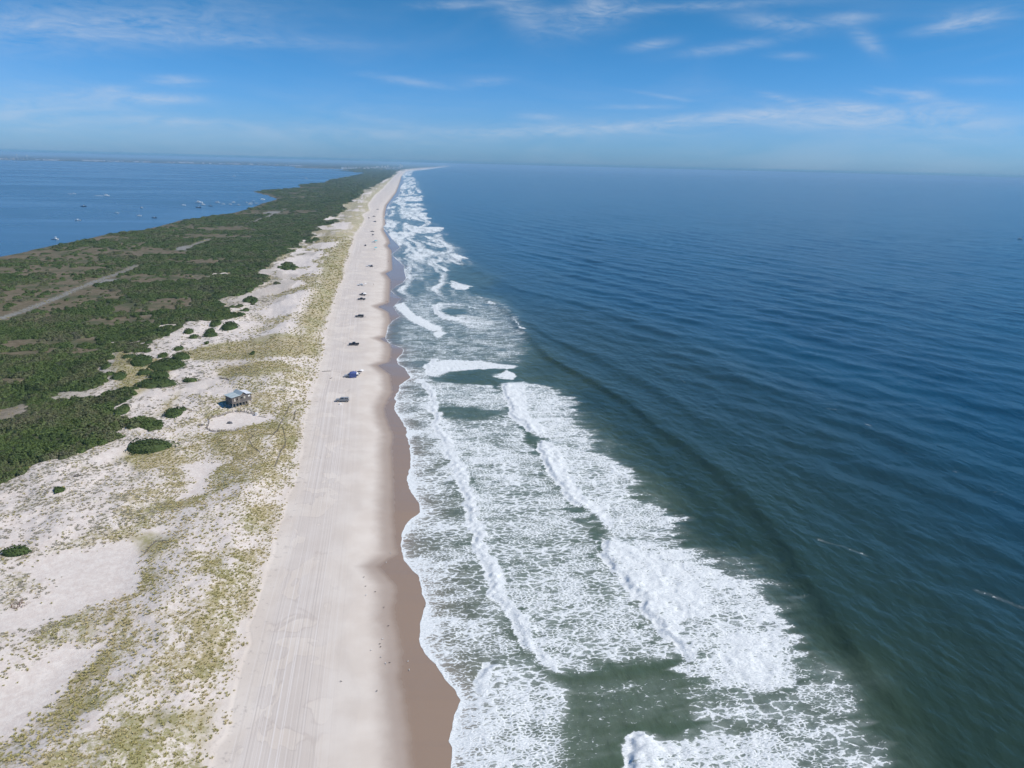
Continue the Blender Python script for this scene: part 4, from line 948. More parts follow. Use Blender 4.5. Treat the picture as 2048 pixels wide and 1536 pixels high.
V = [('pickup_truck', 'grey', 685, 803, PI-.06, 'grey pickup with a capped bed, nearest vehicle on the beach', True),
 ('beach_car', 'silver', 699, 754, PI-.05, 'silver car under the edge of the blue canopy', False),
 ('pickup_truck', 'black', 708, 690.5, PI, 'black pickup alone on the sand between the blue canopy and the grey pickup row', False),
 ('pickup_truck', 'dark_grey', 719, 634.5, PI-.03, 'dark grey pickup with beach chairs set behind its tailgate', True),
 ('pickup_truck', 'black', 723, 600, PI+.02, 'black pickup with a white cooler standing behind it', False),
 ('beach_car', 'dark_grey', 725.5, 590.5, PI*.92, 'small dark car just beyond the black pickup, a white awning beside it', False),
 ('beach_car', 'white', 720.5, 571.5, PI, 'white car near two fishing rods standing in the sand', False),
 ('beach_car', 'white', 737.5, 533.5, PI, 'white car in the short row halfway along the beach', False),
 ('beach_car', 'dark_grey', 743.5, 533.5, PI*.5, 'dark car parked end on to the right of the white car in the short row', False),
 ('beach_car', 'dark_grey', 731, 492, PI*.5, 'lone dark car close under the dunes left of the turquoise canopies', False),
 ('beach_car', 'white', 747, 485, PI, 'white car beside the farther turquoise canopy', False),
 ('beach_car', 'dark_grey', 745.5, 470.5, PI*.5, 'dark car standing end on just before the far black pickup', False),
 ('pickup_truck', 'black', 744.5, 464, PI, 'far black pickup beyond the turquoise canopies', False),
 ('beach_car', 'dark_blue', 749.5, 444, PI, 'dark blue car, first of the distant cars past the far black pickup', False),
 ('beach_car', 'black', 738, 436.5, PI*.5, 'distant black car close to the dune path', False),
 ('pickup_truck', 'dark_grey', 748, 433.5, PI, 'distant dark pickup abreast of the dune path', False),
 ('beach_car', 'grey', 755, 419.5, PI, 'farthest grey car, a speck on the narrowing beach', False)]
VP = []
for k, p, x, y, rz, lab, cap in V:
    l = at(x, y); VP.append(l); vehicle(k, p, l, rz, lab, cap)
CLOTH = {k: simple('cloth_'+k, c, .8, 0, .08) for k, c in dict(blue=(.07, .10, .27), white=(.80, .78, .76), turquoise=(.10, .50, .55), dark=(.04, .035, .045), green=(.15, .45, .35), red=(.5, .06, .05)).items()}
POLE = simple('aluminium_pole', (.5, .5, .5), .4, .6); WOOD = simple('weathered_wood', (.23, .20, .17), .9, 0, .3, 5); PALEWOOD = simple('pale_wood', (.50, .46, .40), .9, 0, .2, 5)
def canopy(loc, rz, cloth, label, s=3.0, h=2.3, flap=None):
    r = empty('beach_canopy', loc, rz); b = MB(); a = s/2
    v = [(-a, -a, h), (a, -a, h), (a, a, h), (-a, a, h), (0, 0, h+.75), (-a, -a, h-.25), (a, -a, h-.25), (a, a, h-.25), (-a, a, h-.25)]
    b.add(v, [(0, 1, 4), (1, 2, 4), (2, 3, 4), (3, 0, 4), (5, 6, 1, 0), (6, 7, 2, 1), (7, 8, 3, 2), (8, 5, 0, 3)]); b.build('canopy_top', CLOTH[cloth], r)
    for x in (-a+.05, a-.05):
        for y in (-a+.05, a-.05):
            m = MB(); m.tube((x, y, -.1), (x, y, h), .03, None, 6); m.build('pole', POLE, r)
    if flap:
        m = MB(); m.box((0, -a-.02, h*.52), (s, .03, h*.85)); m.build('side_panel', CLOTH[flap], r)
    return tag(r, label, 'canopy', 'sun canopies on the beach')
canopy(at(706.5, 754.5), 0, 'blue', 'deep blue canopy with a hanging side wall at the silver car', 3.2, 2.3, 'blue')
canopy(at(711.5, 753.8), .1, 'white', 'white canopy touching the right side of the deep blue one', 2.4, 1.7)
canopy(at(751.5, 499), 0, 'turquoise', 'nearer turquoise canopy alone on the open sand', 3.2)
canopy(at(752, 485), .3, 'turquoise', 'farther turquoise canopy next to the white car', 3.4)
canopy(at(729.5, 591), .1, 'white', 'small white awning beside the small dark car', 2.6, 1.6)
def umbrella(loc, cloth, label):
    r = empty('beach_umbrella', loc); b = MB(); n = 10; v = [(0, 0, 2.35)]
    for k in range(n): v.append((1.25*math.cos(k*2*PI/n), 1.25*math.sin(k*2*PI/n), 1.9))
    b.add(v, [(0, k+1, (k+1) % n+1) for k in range(n)]); b.build('umbrella_top', CLOTH[cloth], r)
    m = MB(); m.tube((0, 0, -.2), (0, 0, 2.35), .025, None, 6); m.build('pole', POLE, r); return tag(r, label, 'umbrella', 'beach umbrellas')
umbrella(at(719, 751), 'dark', 'dark beach umbrella right of the blue and white canopies'); umbrella(at(723, 748), 'white', 'white beach umbrella farthest right in the blue canopy camp')
umbrella(at(731, 572), 'white', 'pale umbrella right of the white car and its fishing rods')
def chair(loc, rz, cloth, label):
    r = empty('beach_chair', loc, rz); b = MB(); b.box((0, 0, .32), (.5, .55, .04)); b.build('seat', CLOTH[cloth], r)
    b = MB(); b.add([(-.25, -.26, .33), (-.25, .26, .33), (-.5, .26, .9), (-.5, -.26, .9), (-.28, -.26, .33), (-.28, .26, .33), (-.53, .26, .9), (-.53, -.26, .9)], [(0, 1, 2, 3), (7, 6, 5, 4), (0, 3, 7, 4), (1, 5, 6, 2), (3, 2, 6, 7)]); b.build('backrest', CLOTH[cloth], r)
    for x in (-.22, .22):
        for y in (-.26, .26):
            m = MB(); m.tube((x, y, -.03), (x*.8, y, .32), .018, None, 5); m.build('leg', POLE, r)
    return tag(r, label, 'chair', 'folding chairs beside the parked vehicles')
for x, y, c, lab in ((725.5, 635, 'dark', 'dark folding chair directly behind the dark grey pickup'), (728, 634.6, 'blue', 'blue folding chair second behind the dark grey pickup'), (731, 634.6, 'dark', 'dark folding chair farthest from the dark grey pickup'),
                     (714.6, 690, 'dark', 'dark folding chair behind the black pickup standing alone'), (715.5, 752.2, 'dark', 'dark folding chair between the white canopy and the dark umbrella'), (747, 533.6, 'dark', 'dark folding chair at the right end of the short car row'), (750, 464, 'white', 'pale folding chair right of the far black pickup')):
    chair(at(x, y), 0, c, lab)
def cooler(loc, label):
    r = empty('cool_box', loc, .3); b = MB(); b.box((0, 0, .25), (.9, .55, .5)); b.build('box', CLOTH['white'], r, .04); b = MB(); b.box((0, 0, .535), (.94, .59, .07)); b.build('lid', CLOTH['white'], r, .02)
    return tag(r, label, 'cooler')
cooler(at(728.8, 600), 'white cool box on the sand behind the black pickup'); cooler(at(681, 809), 'small cool box on the sand in front of the nearest grey pickup')
def rod(loc, label, lean=.25):
    r = empty('fishing_rod', loc); b = MB(); b.tube((0, 0, -.1), (0, 0, 1.0), .04, None, 6); b.build('rod_holder', CLOTH['white'], r)
    b = MB(); b.tube((0, 0, .6), (lean*3.4, -.2, 3.8), .022, .008, 5); b.build('rod_blank', CLOTH['dark'], r); return tag(r, label, 'fishing rod', 'fishing rods standing in the sand')
rod(at(726.5, 572), 'left fishing rod of the pair right of the white car'); rod(at(734.5, 571.6), 'right fishing rod of the pair right of the white car'); rod(at(735, 598.5), 'fishing rod right of the cool box and black pickup')
rod(at(697.5, 801), 'fishing rod leaning behind the nearest grey pickup', -.5); rod(at(757, 533), 'fishing rod seaward of the short car row')
LOGM = simple('driftwood_grey', (.16, .14, .125), .95, 0, .35, 3)
def log(loc, rz, L, label):
    r = empty('driftwood_log', loc, rz); b = MB(); b.tube((-L/2, 0, .12), (L/2, .1, .16), .17, .10, 8); b.build('trunk', LOGM, r)
    for k in range(3):
        b = MB(); x = -L/2+L*(k+1)/4; b.tube((x, 0, .15), (x+.5, .5*(-1)**k, .55), .06, .02, 5); b.build('branch', LOGM, r)
    return tag(r, label, 'driftwood', 'driftwood stranded at the dune foot')
log(at(653, 743), .1, 4.2, 'long driftwood log lying across the sand at the dune foot, left of the blue canopy'); log(at(662, 757), .9, 1.2, 'short driftwood piece below the long log')

# ---- the hut on stilts
def hut():
    zz = at(480, 815)[2]; p0 = W([(465.5, 818)], zz)[0]; p1 = W([(504, 809)], zz)[0]; d = p1-p0; L = float(np.hypot(*d)); rz = math.atan2(d[1], d[0]); g = max(gz1(p0[0]+u*d[0]-v*d[1]/L*5, p0[1]+u*d[1]+v*d[0]/L*5) for u in (0, .5, 1) for v in (0, .5, 1))-.25
    L = min(L, 11.0); D = 5.4; zf = .95
    WALL = simple('cedar_boards_grey', (.155, .135, .125), .9, 0, .35, 1.4); ROOF, N = mat('pale_metal_roof')
    c = N.n('ShaderNodeTexCoord').outputs['Object']; sx = N.n('ShaderNodeSeparateXYZ', ins={0: c})
    st = N.m('FRACT', N.m('MULTIPLY', sx.outputs[0], 1.6)); n = N.noise(c, .7, 4)
    col = N.mix(N.m('MULTIPLY', N.ss(st, .9, .95), .35), N.mix(N.ss(n, .4, .65), (.40, .47, .48), (.50, .56, .57)), (.25, .36, .38)); N.out(N.bsdf(col, .45).outputs[0])
    ROOF2 = simple('white_roof_sheet', (.72, .73, .76), .5); TRIM = simple('white_trim', (.75, .73, .70), .6)
    r = empty('beach_hut', (p0[0], p0[1], g), rz)
    k = L/10.0; pr = [(0, 2.55), (4.2*k, 2.85), (5.8*k, 3.95), (7.3*k, 3.05), (10*k, 2.75)]
    b = MB(); b.prism([(0, 0)]+[(0, 2.55)]+pr[1:]+[(10*k, 0)], 0, D); 
    for i, v in enumerate(b.v): b.v[i] = (v[0], v[1], v[2]+zf)
    b.build('wall', WALL, r)
    def slab(a, c_, m, nm='roof', oh0=0.0, oh1=0.0):
        (x0, z0), (x1, z1) = a, c_; dx, dz = x1-x0, z1-z0; x0 -= oh0*dx/abs(dx); z0 -= oh0*dz/abs(dx); x1 += oh1; z1 += oh1*dz/dx
        q = MB(); y0, y1 = -.35, D+.35; t = .09
        v = [(x0, y0, z0+zf+.02), (x1, y0, z1+zf+.02), (x1, y1, z1+zf+.02), (x0, y1, z0+zf+.02)]; v += [(x, y, z+t) for x, y, z in v]
        q.add(v, [(0, 3, 2, 1), (4, 5, 6, 7), (0, 1, 5, 4), (1, 2, 6, 5), (2, 3, 7, 6), (3, 0, 4, 7)]); return q.build(nm, m, r)
    slab(pr[0], pr[1], ROOF, oh0=.4); slab(pr[1], pr[2], ROOF); slab(pr[2], pr[3], ROOF2); slab(pr[3], pr[4], ROOF2, oh1=.35)
    for x, z, w, h, m in ((5.0*k, 1.75, .95, .75, GLASS), (6.4*k, 1.7, .7, 1.0, PALEWOOD), (8.8*k, 1.9, .9, .6, TRIM), (1.4*k, 1.3, .6, 1.3, PALEWOOD), (2.6*k, 1.5, .5, .9, GLASS)):
        q = MB(); q.box((x, -.03, z+zf), (w, .05, h)); wd = q.build('window' if m is not PALEWOOD else 'shutter', m, r)
        q = MB(); 
        for sx_ in (-1, 1): q.box((x+sx_*(w/2+.04), -.035, z+zf), (.07, .07, h+.14))
        for sz in (-1, 1): q.box((x, -.036, z+zf+sz*(h/2+.04)), (w, .07, .07))
        q.build('frame', WOOD, wd)
    q = MB(); q.box((3.6*k, -.03, 1.05+zf), (.85, .05, 2.0)); dr = q.build('door', WOOD, r)
    for x in np.linspace(.15, 10*k-.15, 7):
        for y in (.12, D/2, D-.12):
            z = gz1(p0[0]+x*math.cos(rz)-y*math.sin(rz), p0[1]+x*math.sin(rz)+y*math.cos(rz))-g
            q = MB(); q.tube((x, y, z-.6), (x, y, zf), .11, None, 7); q.build('pile', PALEWOOD if y < 1 else WOOD, r)
    q = MB(); q.box((5*k, D/2, zf-.07), (10*k+.1, D+.1, .14)); q.build('floor_beam', WOOD, r)
    for s in range(5):
        q = MB(); q.box((7.9*k, -.35-.28*s, zf-.12-.19*s), (1.1, .28, .05)); q.build('step', PALEWOOD, r)
    q = MB(); q.tube((-1.2, 3.4, -.5), (-1.2, 3.4, 5.2), .05, .035, 6); 
    tag(r, 'grey wooden hut on stilts with pale blue roof among the dunes', 'hut')
    fp = at(457.5, 803); f = empty('flag_pole', fp); q = MB(); q.tube((0, 0, -.5), (0, 0, 5.0), .05, .03, 6); q.build('pole', POLE, f); q = MB(); q.tube((0, 0, 5.0), (0, 0, 5.12), .08, .05, 6); q.build('finial', POLE, f)
    tag(f, 'thin bare pole rising behind the left end of the hut', 'pole')
hut()
# posts and planks in front of the hut
for (x, y, h, lab) in ((481.5, 823, 2.3, 'left one of two slim posts in front of the hut'), (489.3, 823.5, 4.2, 'taller slim post right of its neighbour in front of the hut')):
    r = empty('wooden_post', at(x, y)); b = MB(); b.tube((0, 0, -.4), (0, 0, h), .08, .07, 7); b.build('shaft', WOOD, r); b = MB(); b.tube((0, 0, h), (0, 0, h+.06), .09, .05, 7); b.build('cap', PALEWOOD, r); tag(r, lab, 'post')
r = empty('white_box', at(513, 831)); b = MB(); b.box((0, 0, .55), (.9, .7, 1.1)); b.build('box', CLOTH['white'], r, .03); b = MB(); b.box((0, 0, 1.13), (1.0, .8, .06)); b.build('lid', CLOTH['white'], r); tag(r, 'white upright box at the end of the hut fence walkway', 'box')
def path_pts(px, step):
    w = np.array([at(*p)[:2] for p in px]); seg = np.hypot(*(w[1:]-w[:-1]).T); cum = np.r_[0, np.cumsum(seg)]; t = np.arange(0, cum[-1], step)
    return np.stack([np.interp(t, cum, w[:, 0]), np.interp(t, cum, w[:, 1])], 1)
def boardwalk(px, label, wd=1.0):
    p = path_pts(px, .6); b = MB(); c = p[0]; z0 = gz1(*c); r = empty('boardwalk', (c[0], c[1], z0))
    for i in range(len(p)-1):
        d = p[i+1]-p[i]; b.box((p[i][0]-c[0], p[i][1]-c[1], gz1(*p[i])-z0+.16), (.42, wd, .06), math.atan2(d[1], d[0]))
    b.build('planks', PALEWOOD, r)
    for i in range(0, len(p), 4):
        q = MB(); z = gz1(*p[i])-z0; q.tube((p[i][0]-c[0], p[i][1]-c[1], z-.3), (p[i][0]-c[0], p[i][1]-c[1], z+.13), .06, None, 5); q.build('post', WOOD, r)
    tag(r, label, 'boardwalk')
boardwalk([(497, 815), (502, 819), (507, 825)], 'short plank walk leading from the hut steps')
boardwalk([(518, 832), (527, 833.5), (536, 835.5)], 'pale plank strip right of the white box')
SLAT = simple('fence_slats', (.22, .19, .165), .95, 0, .35, 6)
def fence(px, label, h=1.0, step=2.2, wob=0.0):
    p = path_pts(px, .16); c = p[0]; z0 = gz1(*c); r = empty('sand_fence', (c[0], c[1], z0)); rs = np.random.default_rng(int(px[0][0]*10)); b = MB()
    for i in range(len(p)-1):
        if rs.uniform() < .12: continue
        z = gz1(*p[i])-z0; hh = h*rs.uniform(.55, 1.0); d = p[i+1]-p[i]
        b.box((p[i][0]-c[0], p[i][1]-c[1], z+hh/2-.1), (.075, .03, hh+.2), math.atan2(d[1], d[0]))
    b.build('slats', SLAT, r); n = 0
    for i in range(0, len(p), int(step/.16)):
        if n > 90: break
        z = gz1(*p[i])-z0; q = MB(); q.tube((p[i][0]-c[0], p[i][1]-c[1], z-.3), (p[i][0]-c[0]+rs.normal()*.06, p[i][1]-c[1], z+h*1.25), .06, .05, 5); q.build('post', WOOD, r); n += 1
    return tag(r, label, 'fence', 'slatted sand fences around the dunes')
fence([(413.5, 858), (417, 851), (419, 844), (417, 837)], 'sand fence at the left end of the sandy yard below the hut')
fence([(418, 837), (435, 834.5), (456, 827), (470, 824), (489, 824.5), (505, 828), (512, 830)], 'sand fence along the hut side of the sandy yard')
fence([(413.5, 858), (423, 863), (439, 864.5), (466, 862.5), (484, 859.5)], 'curved sand fence along the lower side of the sandy yard')
fence([(585, 806), (584, 811), (578, 814), (576, 822), (570, 832)], 'zigzag sand fence nearest the beach, right of the hut', .8)
fence([(592, 822), (589, 828), (591, 834), (587, 842)], 'short zigzag sand fence right of the longer zigzag one', .8)
fence([(566, 856), (569, 868), (572, 882), (571, 892), (562, 903), (558, 914), (550, 935)], 'winding sand fence running down the white dune toward the beach', .8)
fence([(568, 838), (560, 850), (556, 862), (545, 872)], 'thin sand fence left of the winding one', .7)
fence([(520, 905), (505, 893), (498, 880), (510, 868)], 'faint fence line on the dune below the sandy yard', .5)
fence([(290, 1108), (303, 1092), (312, 1084), (322, 1083), (335, 1084)], 'low fence line around the yellow grass knob beside the large sand bowl', .6)
fence([(365, 812), (372, 818), (384, 822), (395, 823)], 'short fence on the sand above the brown green shrub', .6)
fence([(440, 757.5), (446, 758), (452, 758.5), (458, 761)], 'dark fence stub at the tip of the sand tongue left of the grass flat', .9)
# dark stone-like lump in the yard
b = MB(); rs = np.random.default_rng(5); n = 10; vv = []; ff = []
for j, (rr, zz) in enumerate(((1.15, -.2), (1.05, .35), (.7, .7), (.25, .85))):
    for t in range(n): q = 1+.18*rs.normal(); vv.append((rr*q*math.cos(t*2*PI/n), rr*.6*q*math.sin(t*2*PI/n), zz))
for j in range(3): ff += [(j*n+t, j*n+(t+1) % n, (j+1)*n+(t+1) % n, (j+1)*n+t) for t in range(n)]
ff.append(tuple(range(3*n, 4*n))); b.add(vv, ff); ob = b.build('sand_yard_lump', simple('dull_grey', (.10, .10, .115), .9)); ob.location = at(459, 847); ob.name = 'grey_heap'; tag(ob, 'dark grey heap lying in the sandy yard below the hut', 'heap')
BR = simple('rust_brown_brush', (.13, .06, .035), .95, 0, .4, 2)
def brush(loc, label, s, m):
    r = empty('brush_pile', loc); rs = np.random.default_rng(int(loc[1])); b = MB()
    for k in range(60):
        a = rs.uniform(0, 2*PI); q = s*math.sqrt(rs.uniform()); e = rs.normal(size=3)*.5; b.tube((q*math.cos(a), q*math.sin(a), 0), (q*math.cos(a)+e[0], q*math.sin(a)+e[1], .2+abs(e[2])*.7), .04, .015, 4)
    b.build('twigs', m, r); tag(r, label, 'brush')
brush(at(37, 1211), 'red brown heap of dead brush on the large sand bowl', 1.6, BR); brush(at(402, 851), 'small dark bush of twigs left of the sandy yard fence', .9, LOGM); brush(at(154, 952), 'small grey twig bush on the pale sand below the thicket', .9, LOGM)

# ---- gulls
GW = simple('gull_white', (.80, .80, .78), .8); GG = simple('gull_grey', (.30, .31, .33), .8); GD = simple('gull_brown', (.10, .085, .075), .85); GO = simple('gull_beak_yellow', (.6, .35, .05), .6); GP = simple('gull_leg', (.4, .2, .15), .7)
def skin_mesh(name, pts, edges, rad, material, sub=1, parent=None):
    me = bpy.data.meshes.new(name); me.from_pydata(pts, edges, []); me.materials.append(material); o = bpy.data.objects.new(name, me); COL.objects.link(o)
    md = o.modifiers.new('skin', 'SKIN'); md.use_smooth_shade = True
    for i, r_ in enumerate(rad):
        rr = r_ if isinstance(r_, tuple) else (r_, r_); me.skin_vertices[0].data[i].radius = rr
    me.skin_vertices[0].data[0].use_root = True
    sb = o.modifiers.new('sub', 'SUBSURF'); sb.levels = sub; sb.render_levels = sub
    dg = bpy.context.evaluated_depsgraph_get(); nm = bpy.data.meshes.new_from_object(o.evaluated_get(dg)); o.modifiers.clear(); o.data = nm
    if parent is not None: o.parent = parent
    return o
def gull(loc, rz, dark, label):
    r = empty('gull', loc, rz, .82)
    body = skin_mesh('body', [(-.20, 0, .20), (-.08, 0, .22), (.06, 0, .25), (.15, 0, .30), (.19, 0, .36), (.235, 0, .375)], [(0, 1), (1, 2), (2, 3), (3, 4), (4, 5)], [.03, .075, .085, .05, .04, .028], GD if dark else GW, 1, r)
    for s in (-1, 1):
        w = MB(); w.add([(.10, s*.06, .29), (-.02, s*.095, .30), (-.20, s*.07, .25), (-.33, s*.02, .22), (-.16, s*.08, .19), (.04, s*.10, .20)], [(0, 1, 2, 3, 4, 5)]); w.build('wing', GD if dark else GG, r)
        w = MB(); w.tube((0, s*.035, .17), (.005, s*.035, 0), .009, None, 5); w.tube((-.01, s*.035, .006), (.05, s*.035, .006), .012, .016, 4); w.build('leg', GP, r)
    w = MB(); w.tube((.25, 0, .375), (.31, 0, .362), .012, .004, 5); w.build('beak', GO if not dark else GD, r)
    w = MB(); w.add([(-.19, -.03, .21), (-.19, .03, .21), (-.32, .05, .195), (-.32, -.05, .195)], [(0, 1, 2, 3)]); w.build('tail', GD if dark else GW, r)
    return tag(r, label, 'gull', 'gulls standing on the beach')
B = [(768, 1216, 1, 'dark gull farthest back on the damp sand edge'), (777, 1253, 1, 'dark gull on damp sand between the first and the middle gulls'), (765.5, 1279, 0, 'white gull on the damp line above the pair of small gulls'), (760, 1289, 1, 'upper one of the pair of small dark gulls on the damp line'),
 (761.5, 1295, 1, 'lower one of the pair of small dark gulls on the damp line'), (743, 1301, 0, 'white gull alone on the dry sand, landward of the group'), (762, 1315.5, 0, 'white gull at the damp line just above the brightest one'), (771.5, 1328, 0, 'bright white gull with a dark gull at its seaward side'),
 (779.5, 1326.5, 1, 'dark gull just seaward of the bright white gull'), (816, 1324, 0, 'grey white gull on the brown wet sand, upper of two'), (818.5, 1340.5, 0, 'bright white gull nearest the surf on brown wet sand'), (682, 1364, 1, 'lone dark gull on the dry sand toward the tyre tracks'),
 (754, 1383, 1, 'dark gull at the damp line, nearest of all'), (850, 1214.5, 1, 'dark gull right at the foam edge'), (772.5, 1126, 0, 'white gull on the point of wet sand, lower of two far ones'), (781.5, 1107, 0, 'white gull farthest up the wet sand'),
 (728, 1155, 1, 'dark gull on the dry sand below the grey sand point'), (750.5, 1184.5, 1, 'dark gull on dry sand, right of a row of three'), (731.5, 1173.5, 1, 'dark gull in the middle of a row of three on dry sand'), (732.5, 1191, 0, 'pale gull at the lower end of a row of three on dry sand')]
for i, (x, y, dk, lab) in enumerate(B): gull(at(x, y, 1.0), rng.uniform(0, 6.28), bool(dk), lab)

# ---- people
SKIN = simple('skin', (.42, .26, .19), .6, 0, .05); HAIR = simple('hair', (.05, .035, .025), .8)
def person(loc, rz, cloth, label, stride=.12, wade=0.0):
    r = empty('person', (loc[0], loc[1], loc[2]-wade), rz)
    pts = [(0, 0, .95), (0, 0, 1.15), (0, 0, 1.38), (0, 0, 1.50), (.02, 0, 1.60), (.02, 0, 1.70),
           (0, .10, .90), (stride, .11, .50), (stride*.7, .12, .08), (stride*.7+.14, .13, .04), (0, -.10, .90), (-stride*.6, -.11, .50), (-stride*1.6, -.12, .08), (-stride*1.6+.14, -.13, .04),
           (0, .19, 1.40), (-.05, .25, 1.12), (.08, .26, .90), (.10, .26, .80), (0, -.19, 1.40), (.05, -.25, 1.12), (.16, -.26, .92), (.19, -.26, .82)]
    ed = [(0, 1), (1, 2), (2, 3), (3, 4), (4, 5), (0, 6), (6, 7), (7, 8), (8, 9), (0, 10), (10, 11), (11, 12), (12, 13), (2, 14), (14, 15), (15, 16), (16, 17), (2, 18), (18, 19), (19, 20), (20, 21)]
    ra = [.13, .12, .14, .055, .09, .085, .085, .06, .04, .035, .085, .06, .04, .035, .055, .042, .03, .028, .055, .042, .03, .028]
    skin_mesh('body', pts, ed, ra, SKIN, 1, r)
    skin_mesh('shorts', [(0, 0, 1.0), (0, 0, .93), (stride*.2, .10, .84), (stride*.6, .105, .66), (-stride*.1, -.10, .84), (-stride*.4, -.105, .66)], [(0, 1), (1, 2), (2, 3), (1, 4), (4, 5)], [.15, .15, .105, .09, .105, .09], CLOTH[cloth], 1, r)
    skin_mesh('hair', [(-.03, 0, 1.70), (-.01, 0, 1.745), (.02, 0, 1.75)], [(0, 1), (1, 2)], [.085, .08, .07], HAIR, 1, r)
    return tag(r, label, 'person', 'people on the shore')
for x, y, c, lab, wd in ((772, 606, 'dark', 'left one of two people walking on the wet sand, dark shorts', 0), (775, 605.5, 'blue', 'right one of two people walking on the wet sand, blue shorts', 0), (802, 610, 'dark', 'person wading in shallow foam near the two walkers', .1),
                     (844, 608.5, 'dark', 'person standing farther out in the surf foam', .45), (780.5, 488.5, 'blue', 'person at the water edge abreast of the turquoise canopies', 0), (777, 524, 'dark', 'person on the wet sand seaward of the short car row', 0), (712, 747.5, 'red', 'person standing behind the white canopy', 0), (747, 571, 'dark', 'person standing right of the pale umbrella', 0)):
    l = at(x, y, .3); person((l[0], l[1], max(l[2], .0)), rng.uniform(0, 6), c, lab, wade=wd)

# ---- boats on the bay
HULL = simple('hull_white', (.90, .90, .88), .25, 0, .03); HULLD = simple('hull_dark', (.02, .03, .06), .25, 0, .05); DECK = simple('deck_cream', (.62, .60, .54), .5); CANV = simple('canvas_dark', (.03, .03, .04), .8)
WAKEM = simple('wake_foam', (.82, .84, .85), .9, 0, .05)
def boat(kind, loc, rz, L, label, dark=False, group='boats on the bay'):
    r = empty(kind, loc, rz); k = L; n = 9; v = []; secs = np.linspace(0, 1, n)
    for t in secs:
        w = .17*k*(1-max(0, (t-.45)/.55)**2.2)*(.9+.1*min(1, t*4)); sh = .11*k+.05*k*t*t; x = -.5*k+k*t
        v += [(x, -w, sh), (x, -w*.72*(1-t*.5), -.02*k), (x, 0, -.05*k*(1-t)), (x, w*.72*(1-t*.5), -.02*k), (x, w, sh)]
    f = []
    for i in range(n-1):
        for j in range(4): f.append((i*5+j, (i+1)*5+j, (i+1)*5+j+1, i*5+j+1))
        f.append((i*5+4, (i+1)*5+4, (i+1)*5, i*5))
    f.append((0, 1, 2, 3, 4)); b = MB(); b.add(v, f); b.build('hull', HULLD if dark else HULL, r)
    if kind == 'cabin_cruiser':
        b = MB(); b.prism([(-.28*k, .12*k), (.26*k, .13*k), (.10*k, .24*k), (-.24*k, .24*k)], -.13*k, .13*k, .03*k); cb = b.build('cabin', HULL, r, .03)
        for s in (-1, 1):
            q = MB(); q.box((-.06*k, s*.122*k, .19*k), (.26*k, .02, .045*k)); q.build('window', GLASS, cb)
        b = MB(); b.box((-.10*k, 0, .30*k), (.22*k, .22*k, .015*k)); b.build('flybridge_top', HULL, r)
        for s in (-1, 1):
            b = MB(); b.tube((-.18*k, s*.10*k, .24*k), (-.18*k, s*.10*k, .30*k), .01*k, None, 5); b.build('support', POLE, r)
    elif kind == 'sailing_boat':
        b = MB(); b.prism([(-.2*k, .12*k), (.18*k, .13*k), (.10*k, .18*k), (-.2*k, .18*k)], -.09*k, .09*k, .02*k); b.build('cabin', HULL, r)
        b = MB(); b.tube((.05*k, 0, .12*k), (.05*k, 0, 1.25*k), .012*k, .006*k, 6); b.build('mast', POLE, r); b = MB(); b.tube((.05*k, 0, .26*k), (-.38*k, 0, .27*k), .012*k, None, 6); b.build('boom', CANV, r)
    else:
        b = MB(); b.box((0, 0, .17*k), (.13*k, .11*k, .10*k)); b.build('console', HULL, r)
        b = MB(); b.box((-.01*k, 0, .36*k), (.24*k, .22*k, .014*k)); tt = b.build('top', CANV if dark else HULL, r)
        for s in (-1, 1):
            for x in (-.1, .08):
                b = MB(); b.tube((x*k, s*.09*k, .12*k), (x*k, s*.09*k, .36*k), .008*k, None, 5); b.build('support', POLE, r)
        b = MB(); b.box((-.54*k, 0, .12*k), (.07*k, .07*k, .15*k)); b.build('engine', CANV, r)
    return tag(r, label, 'boat', group)
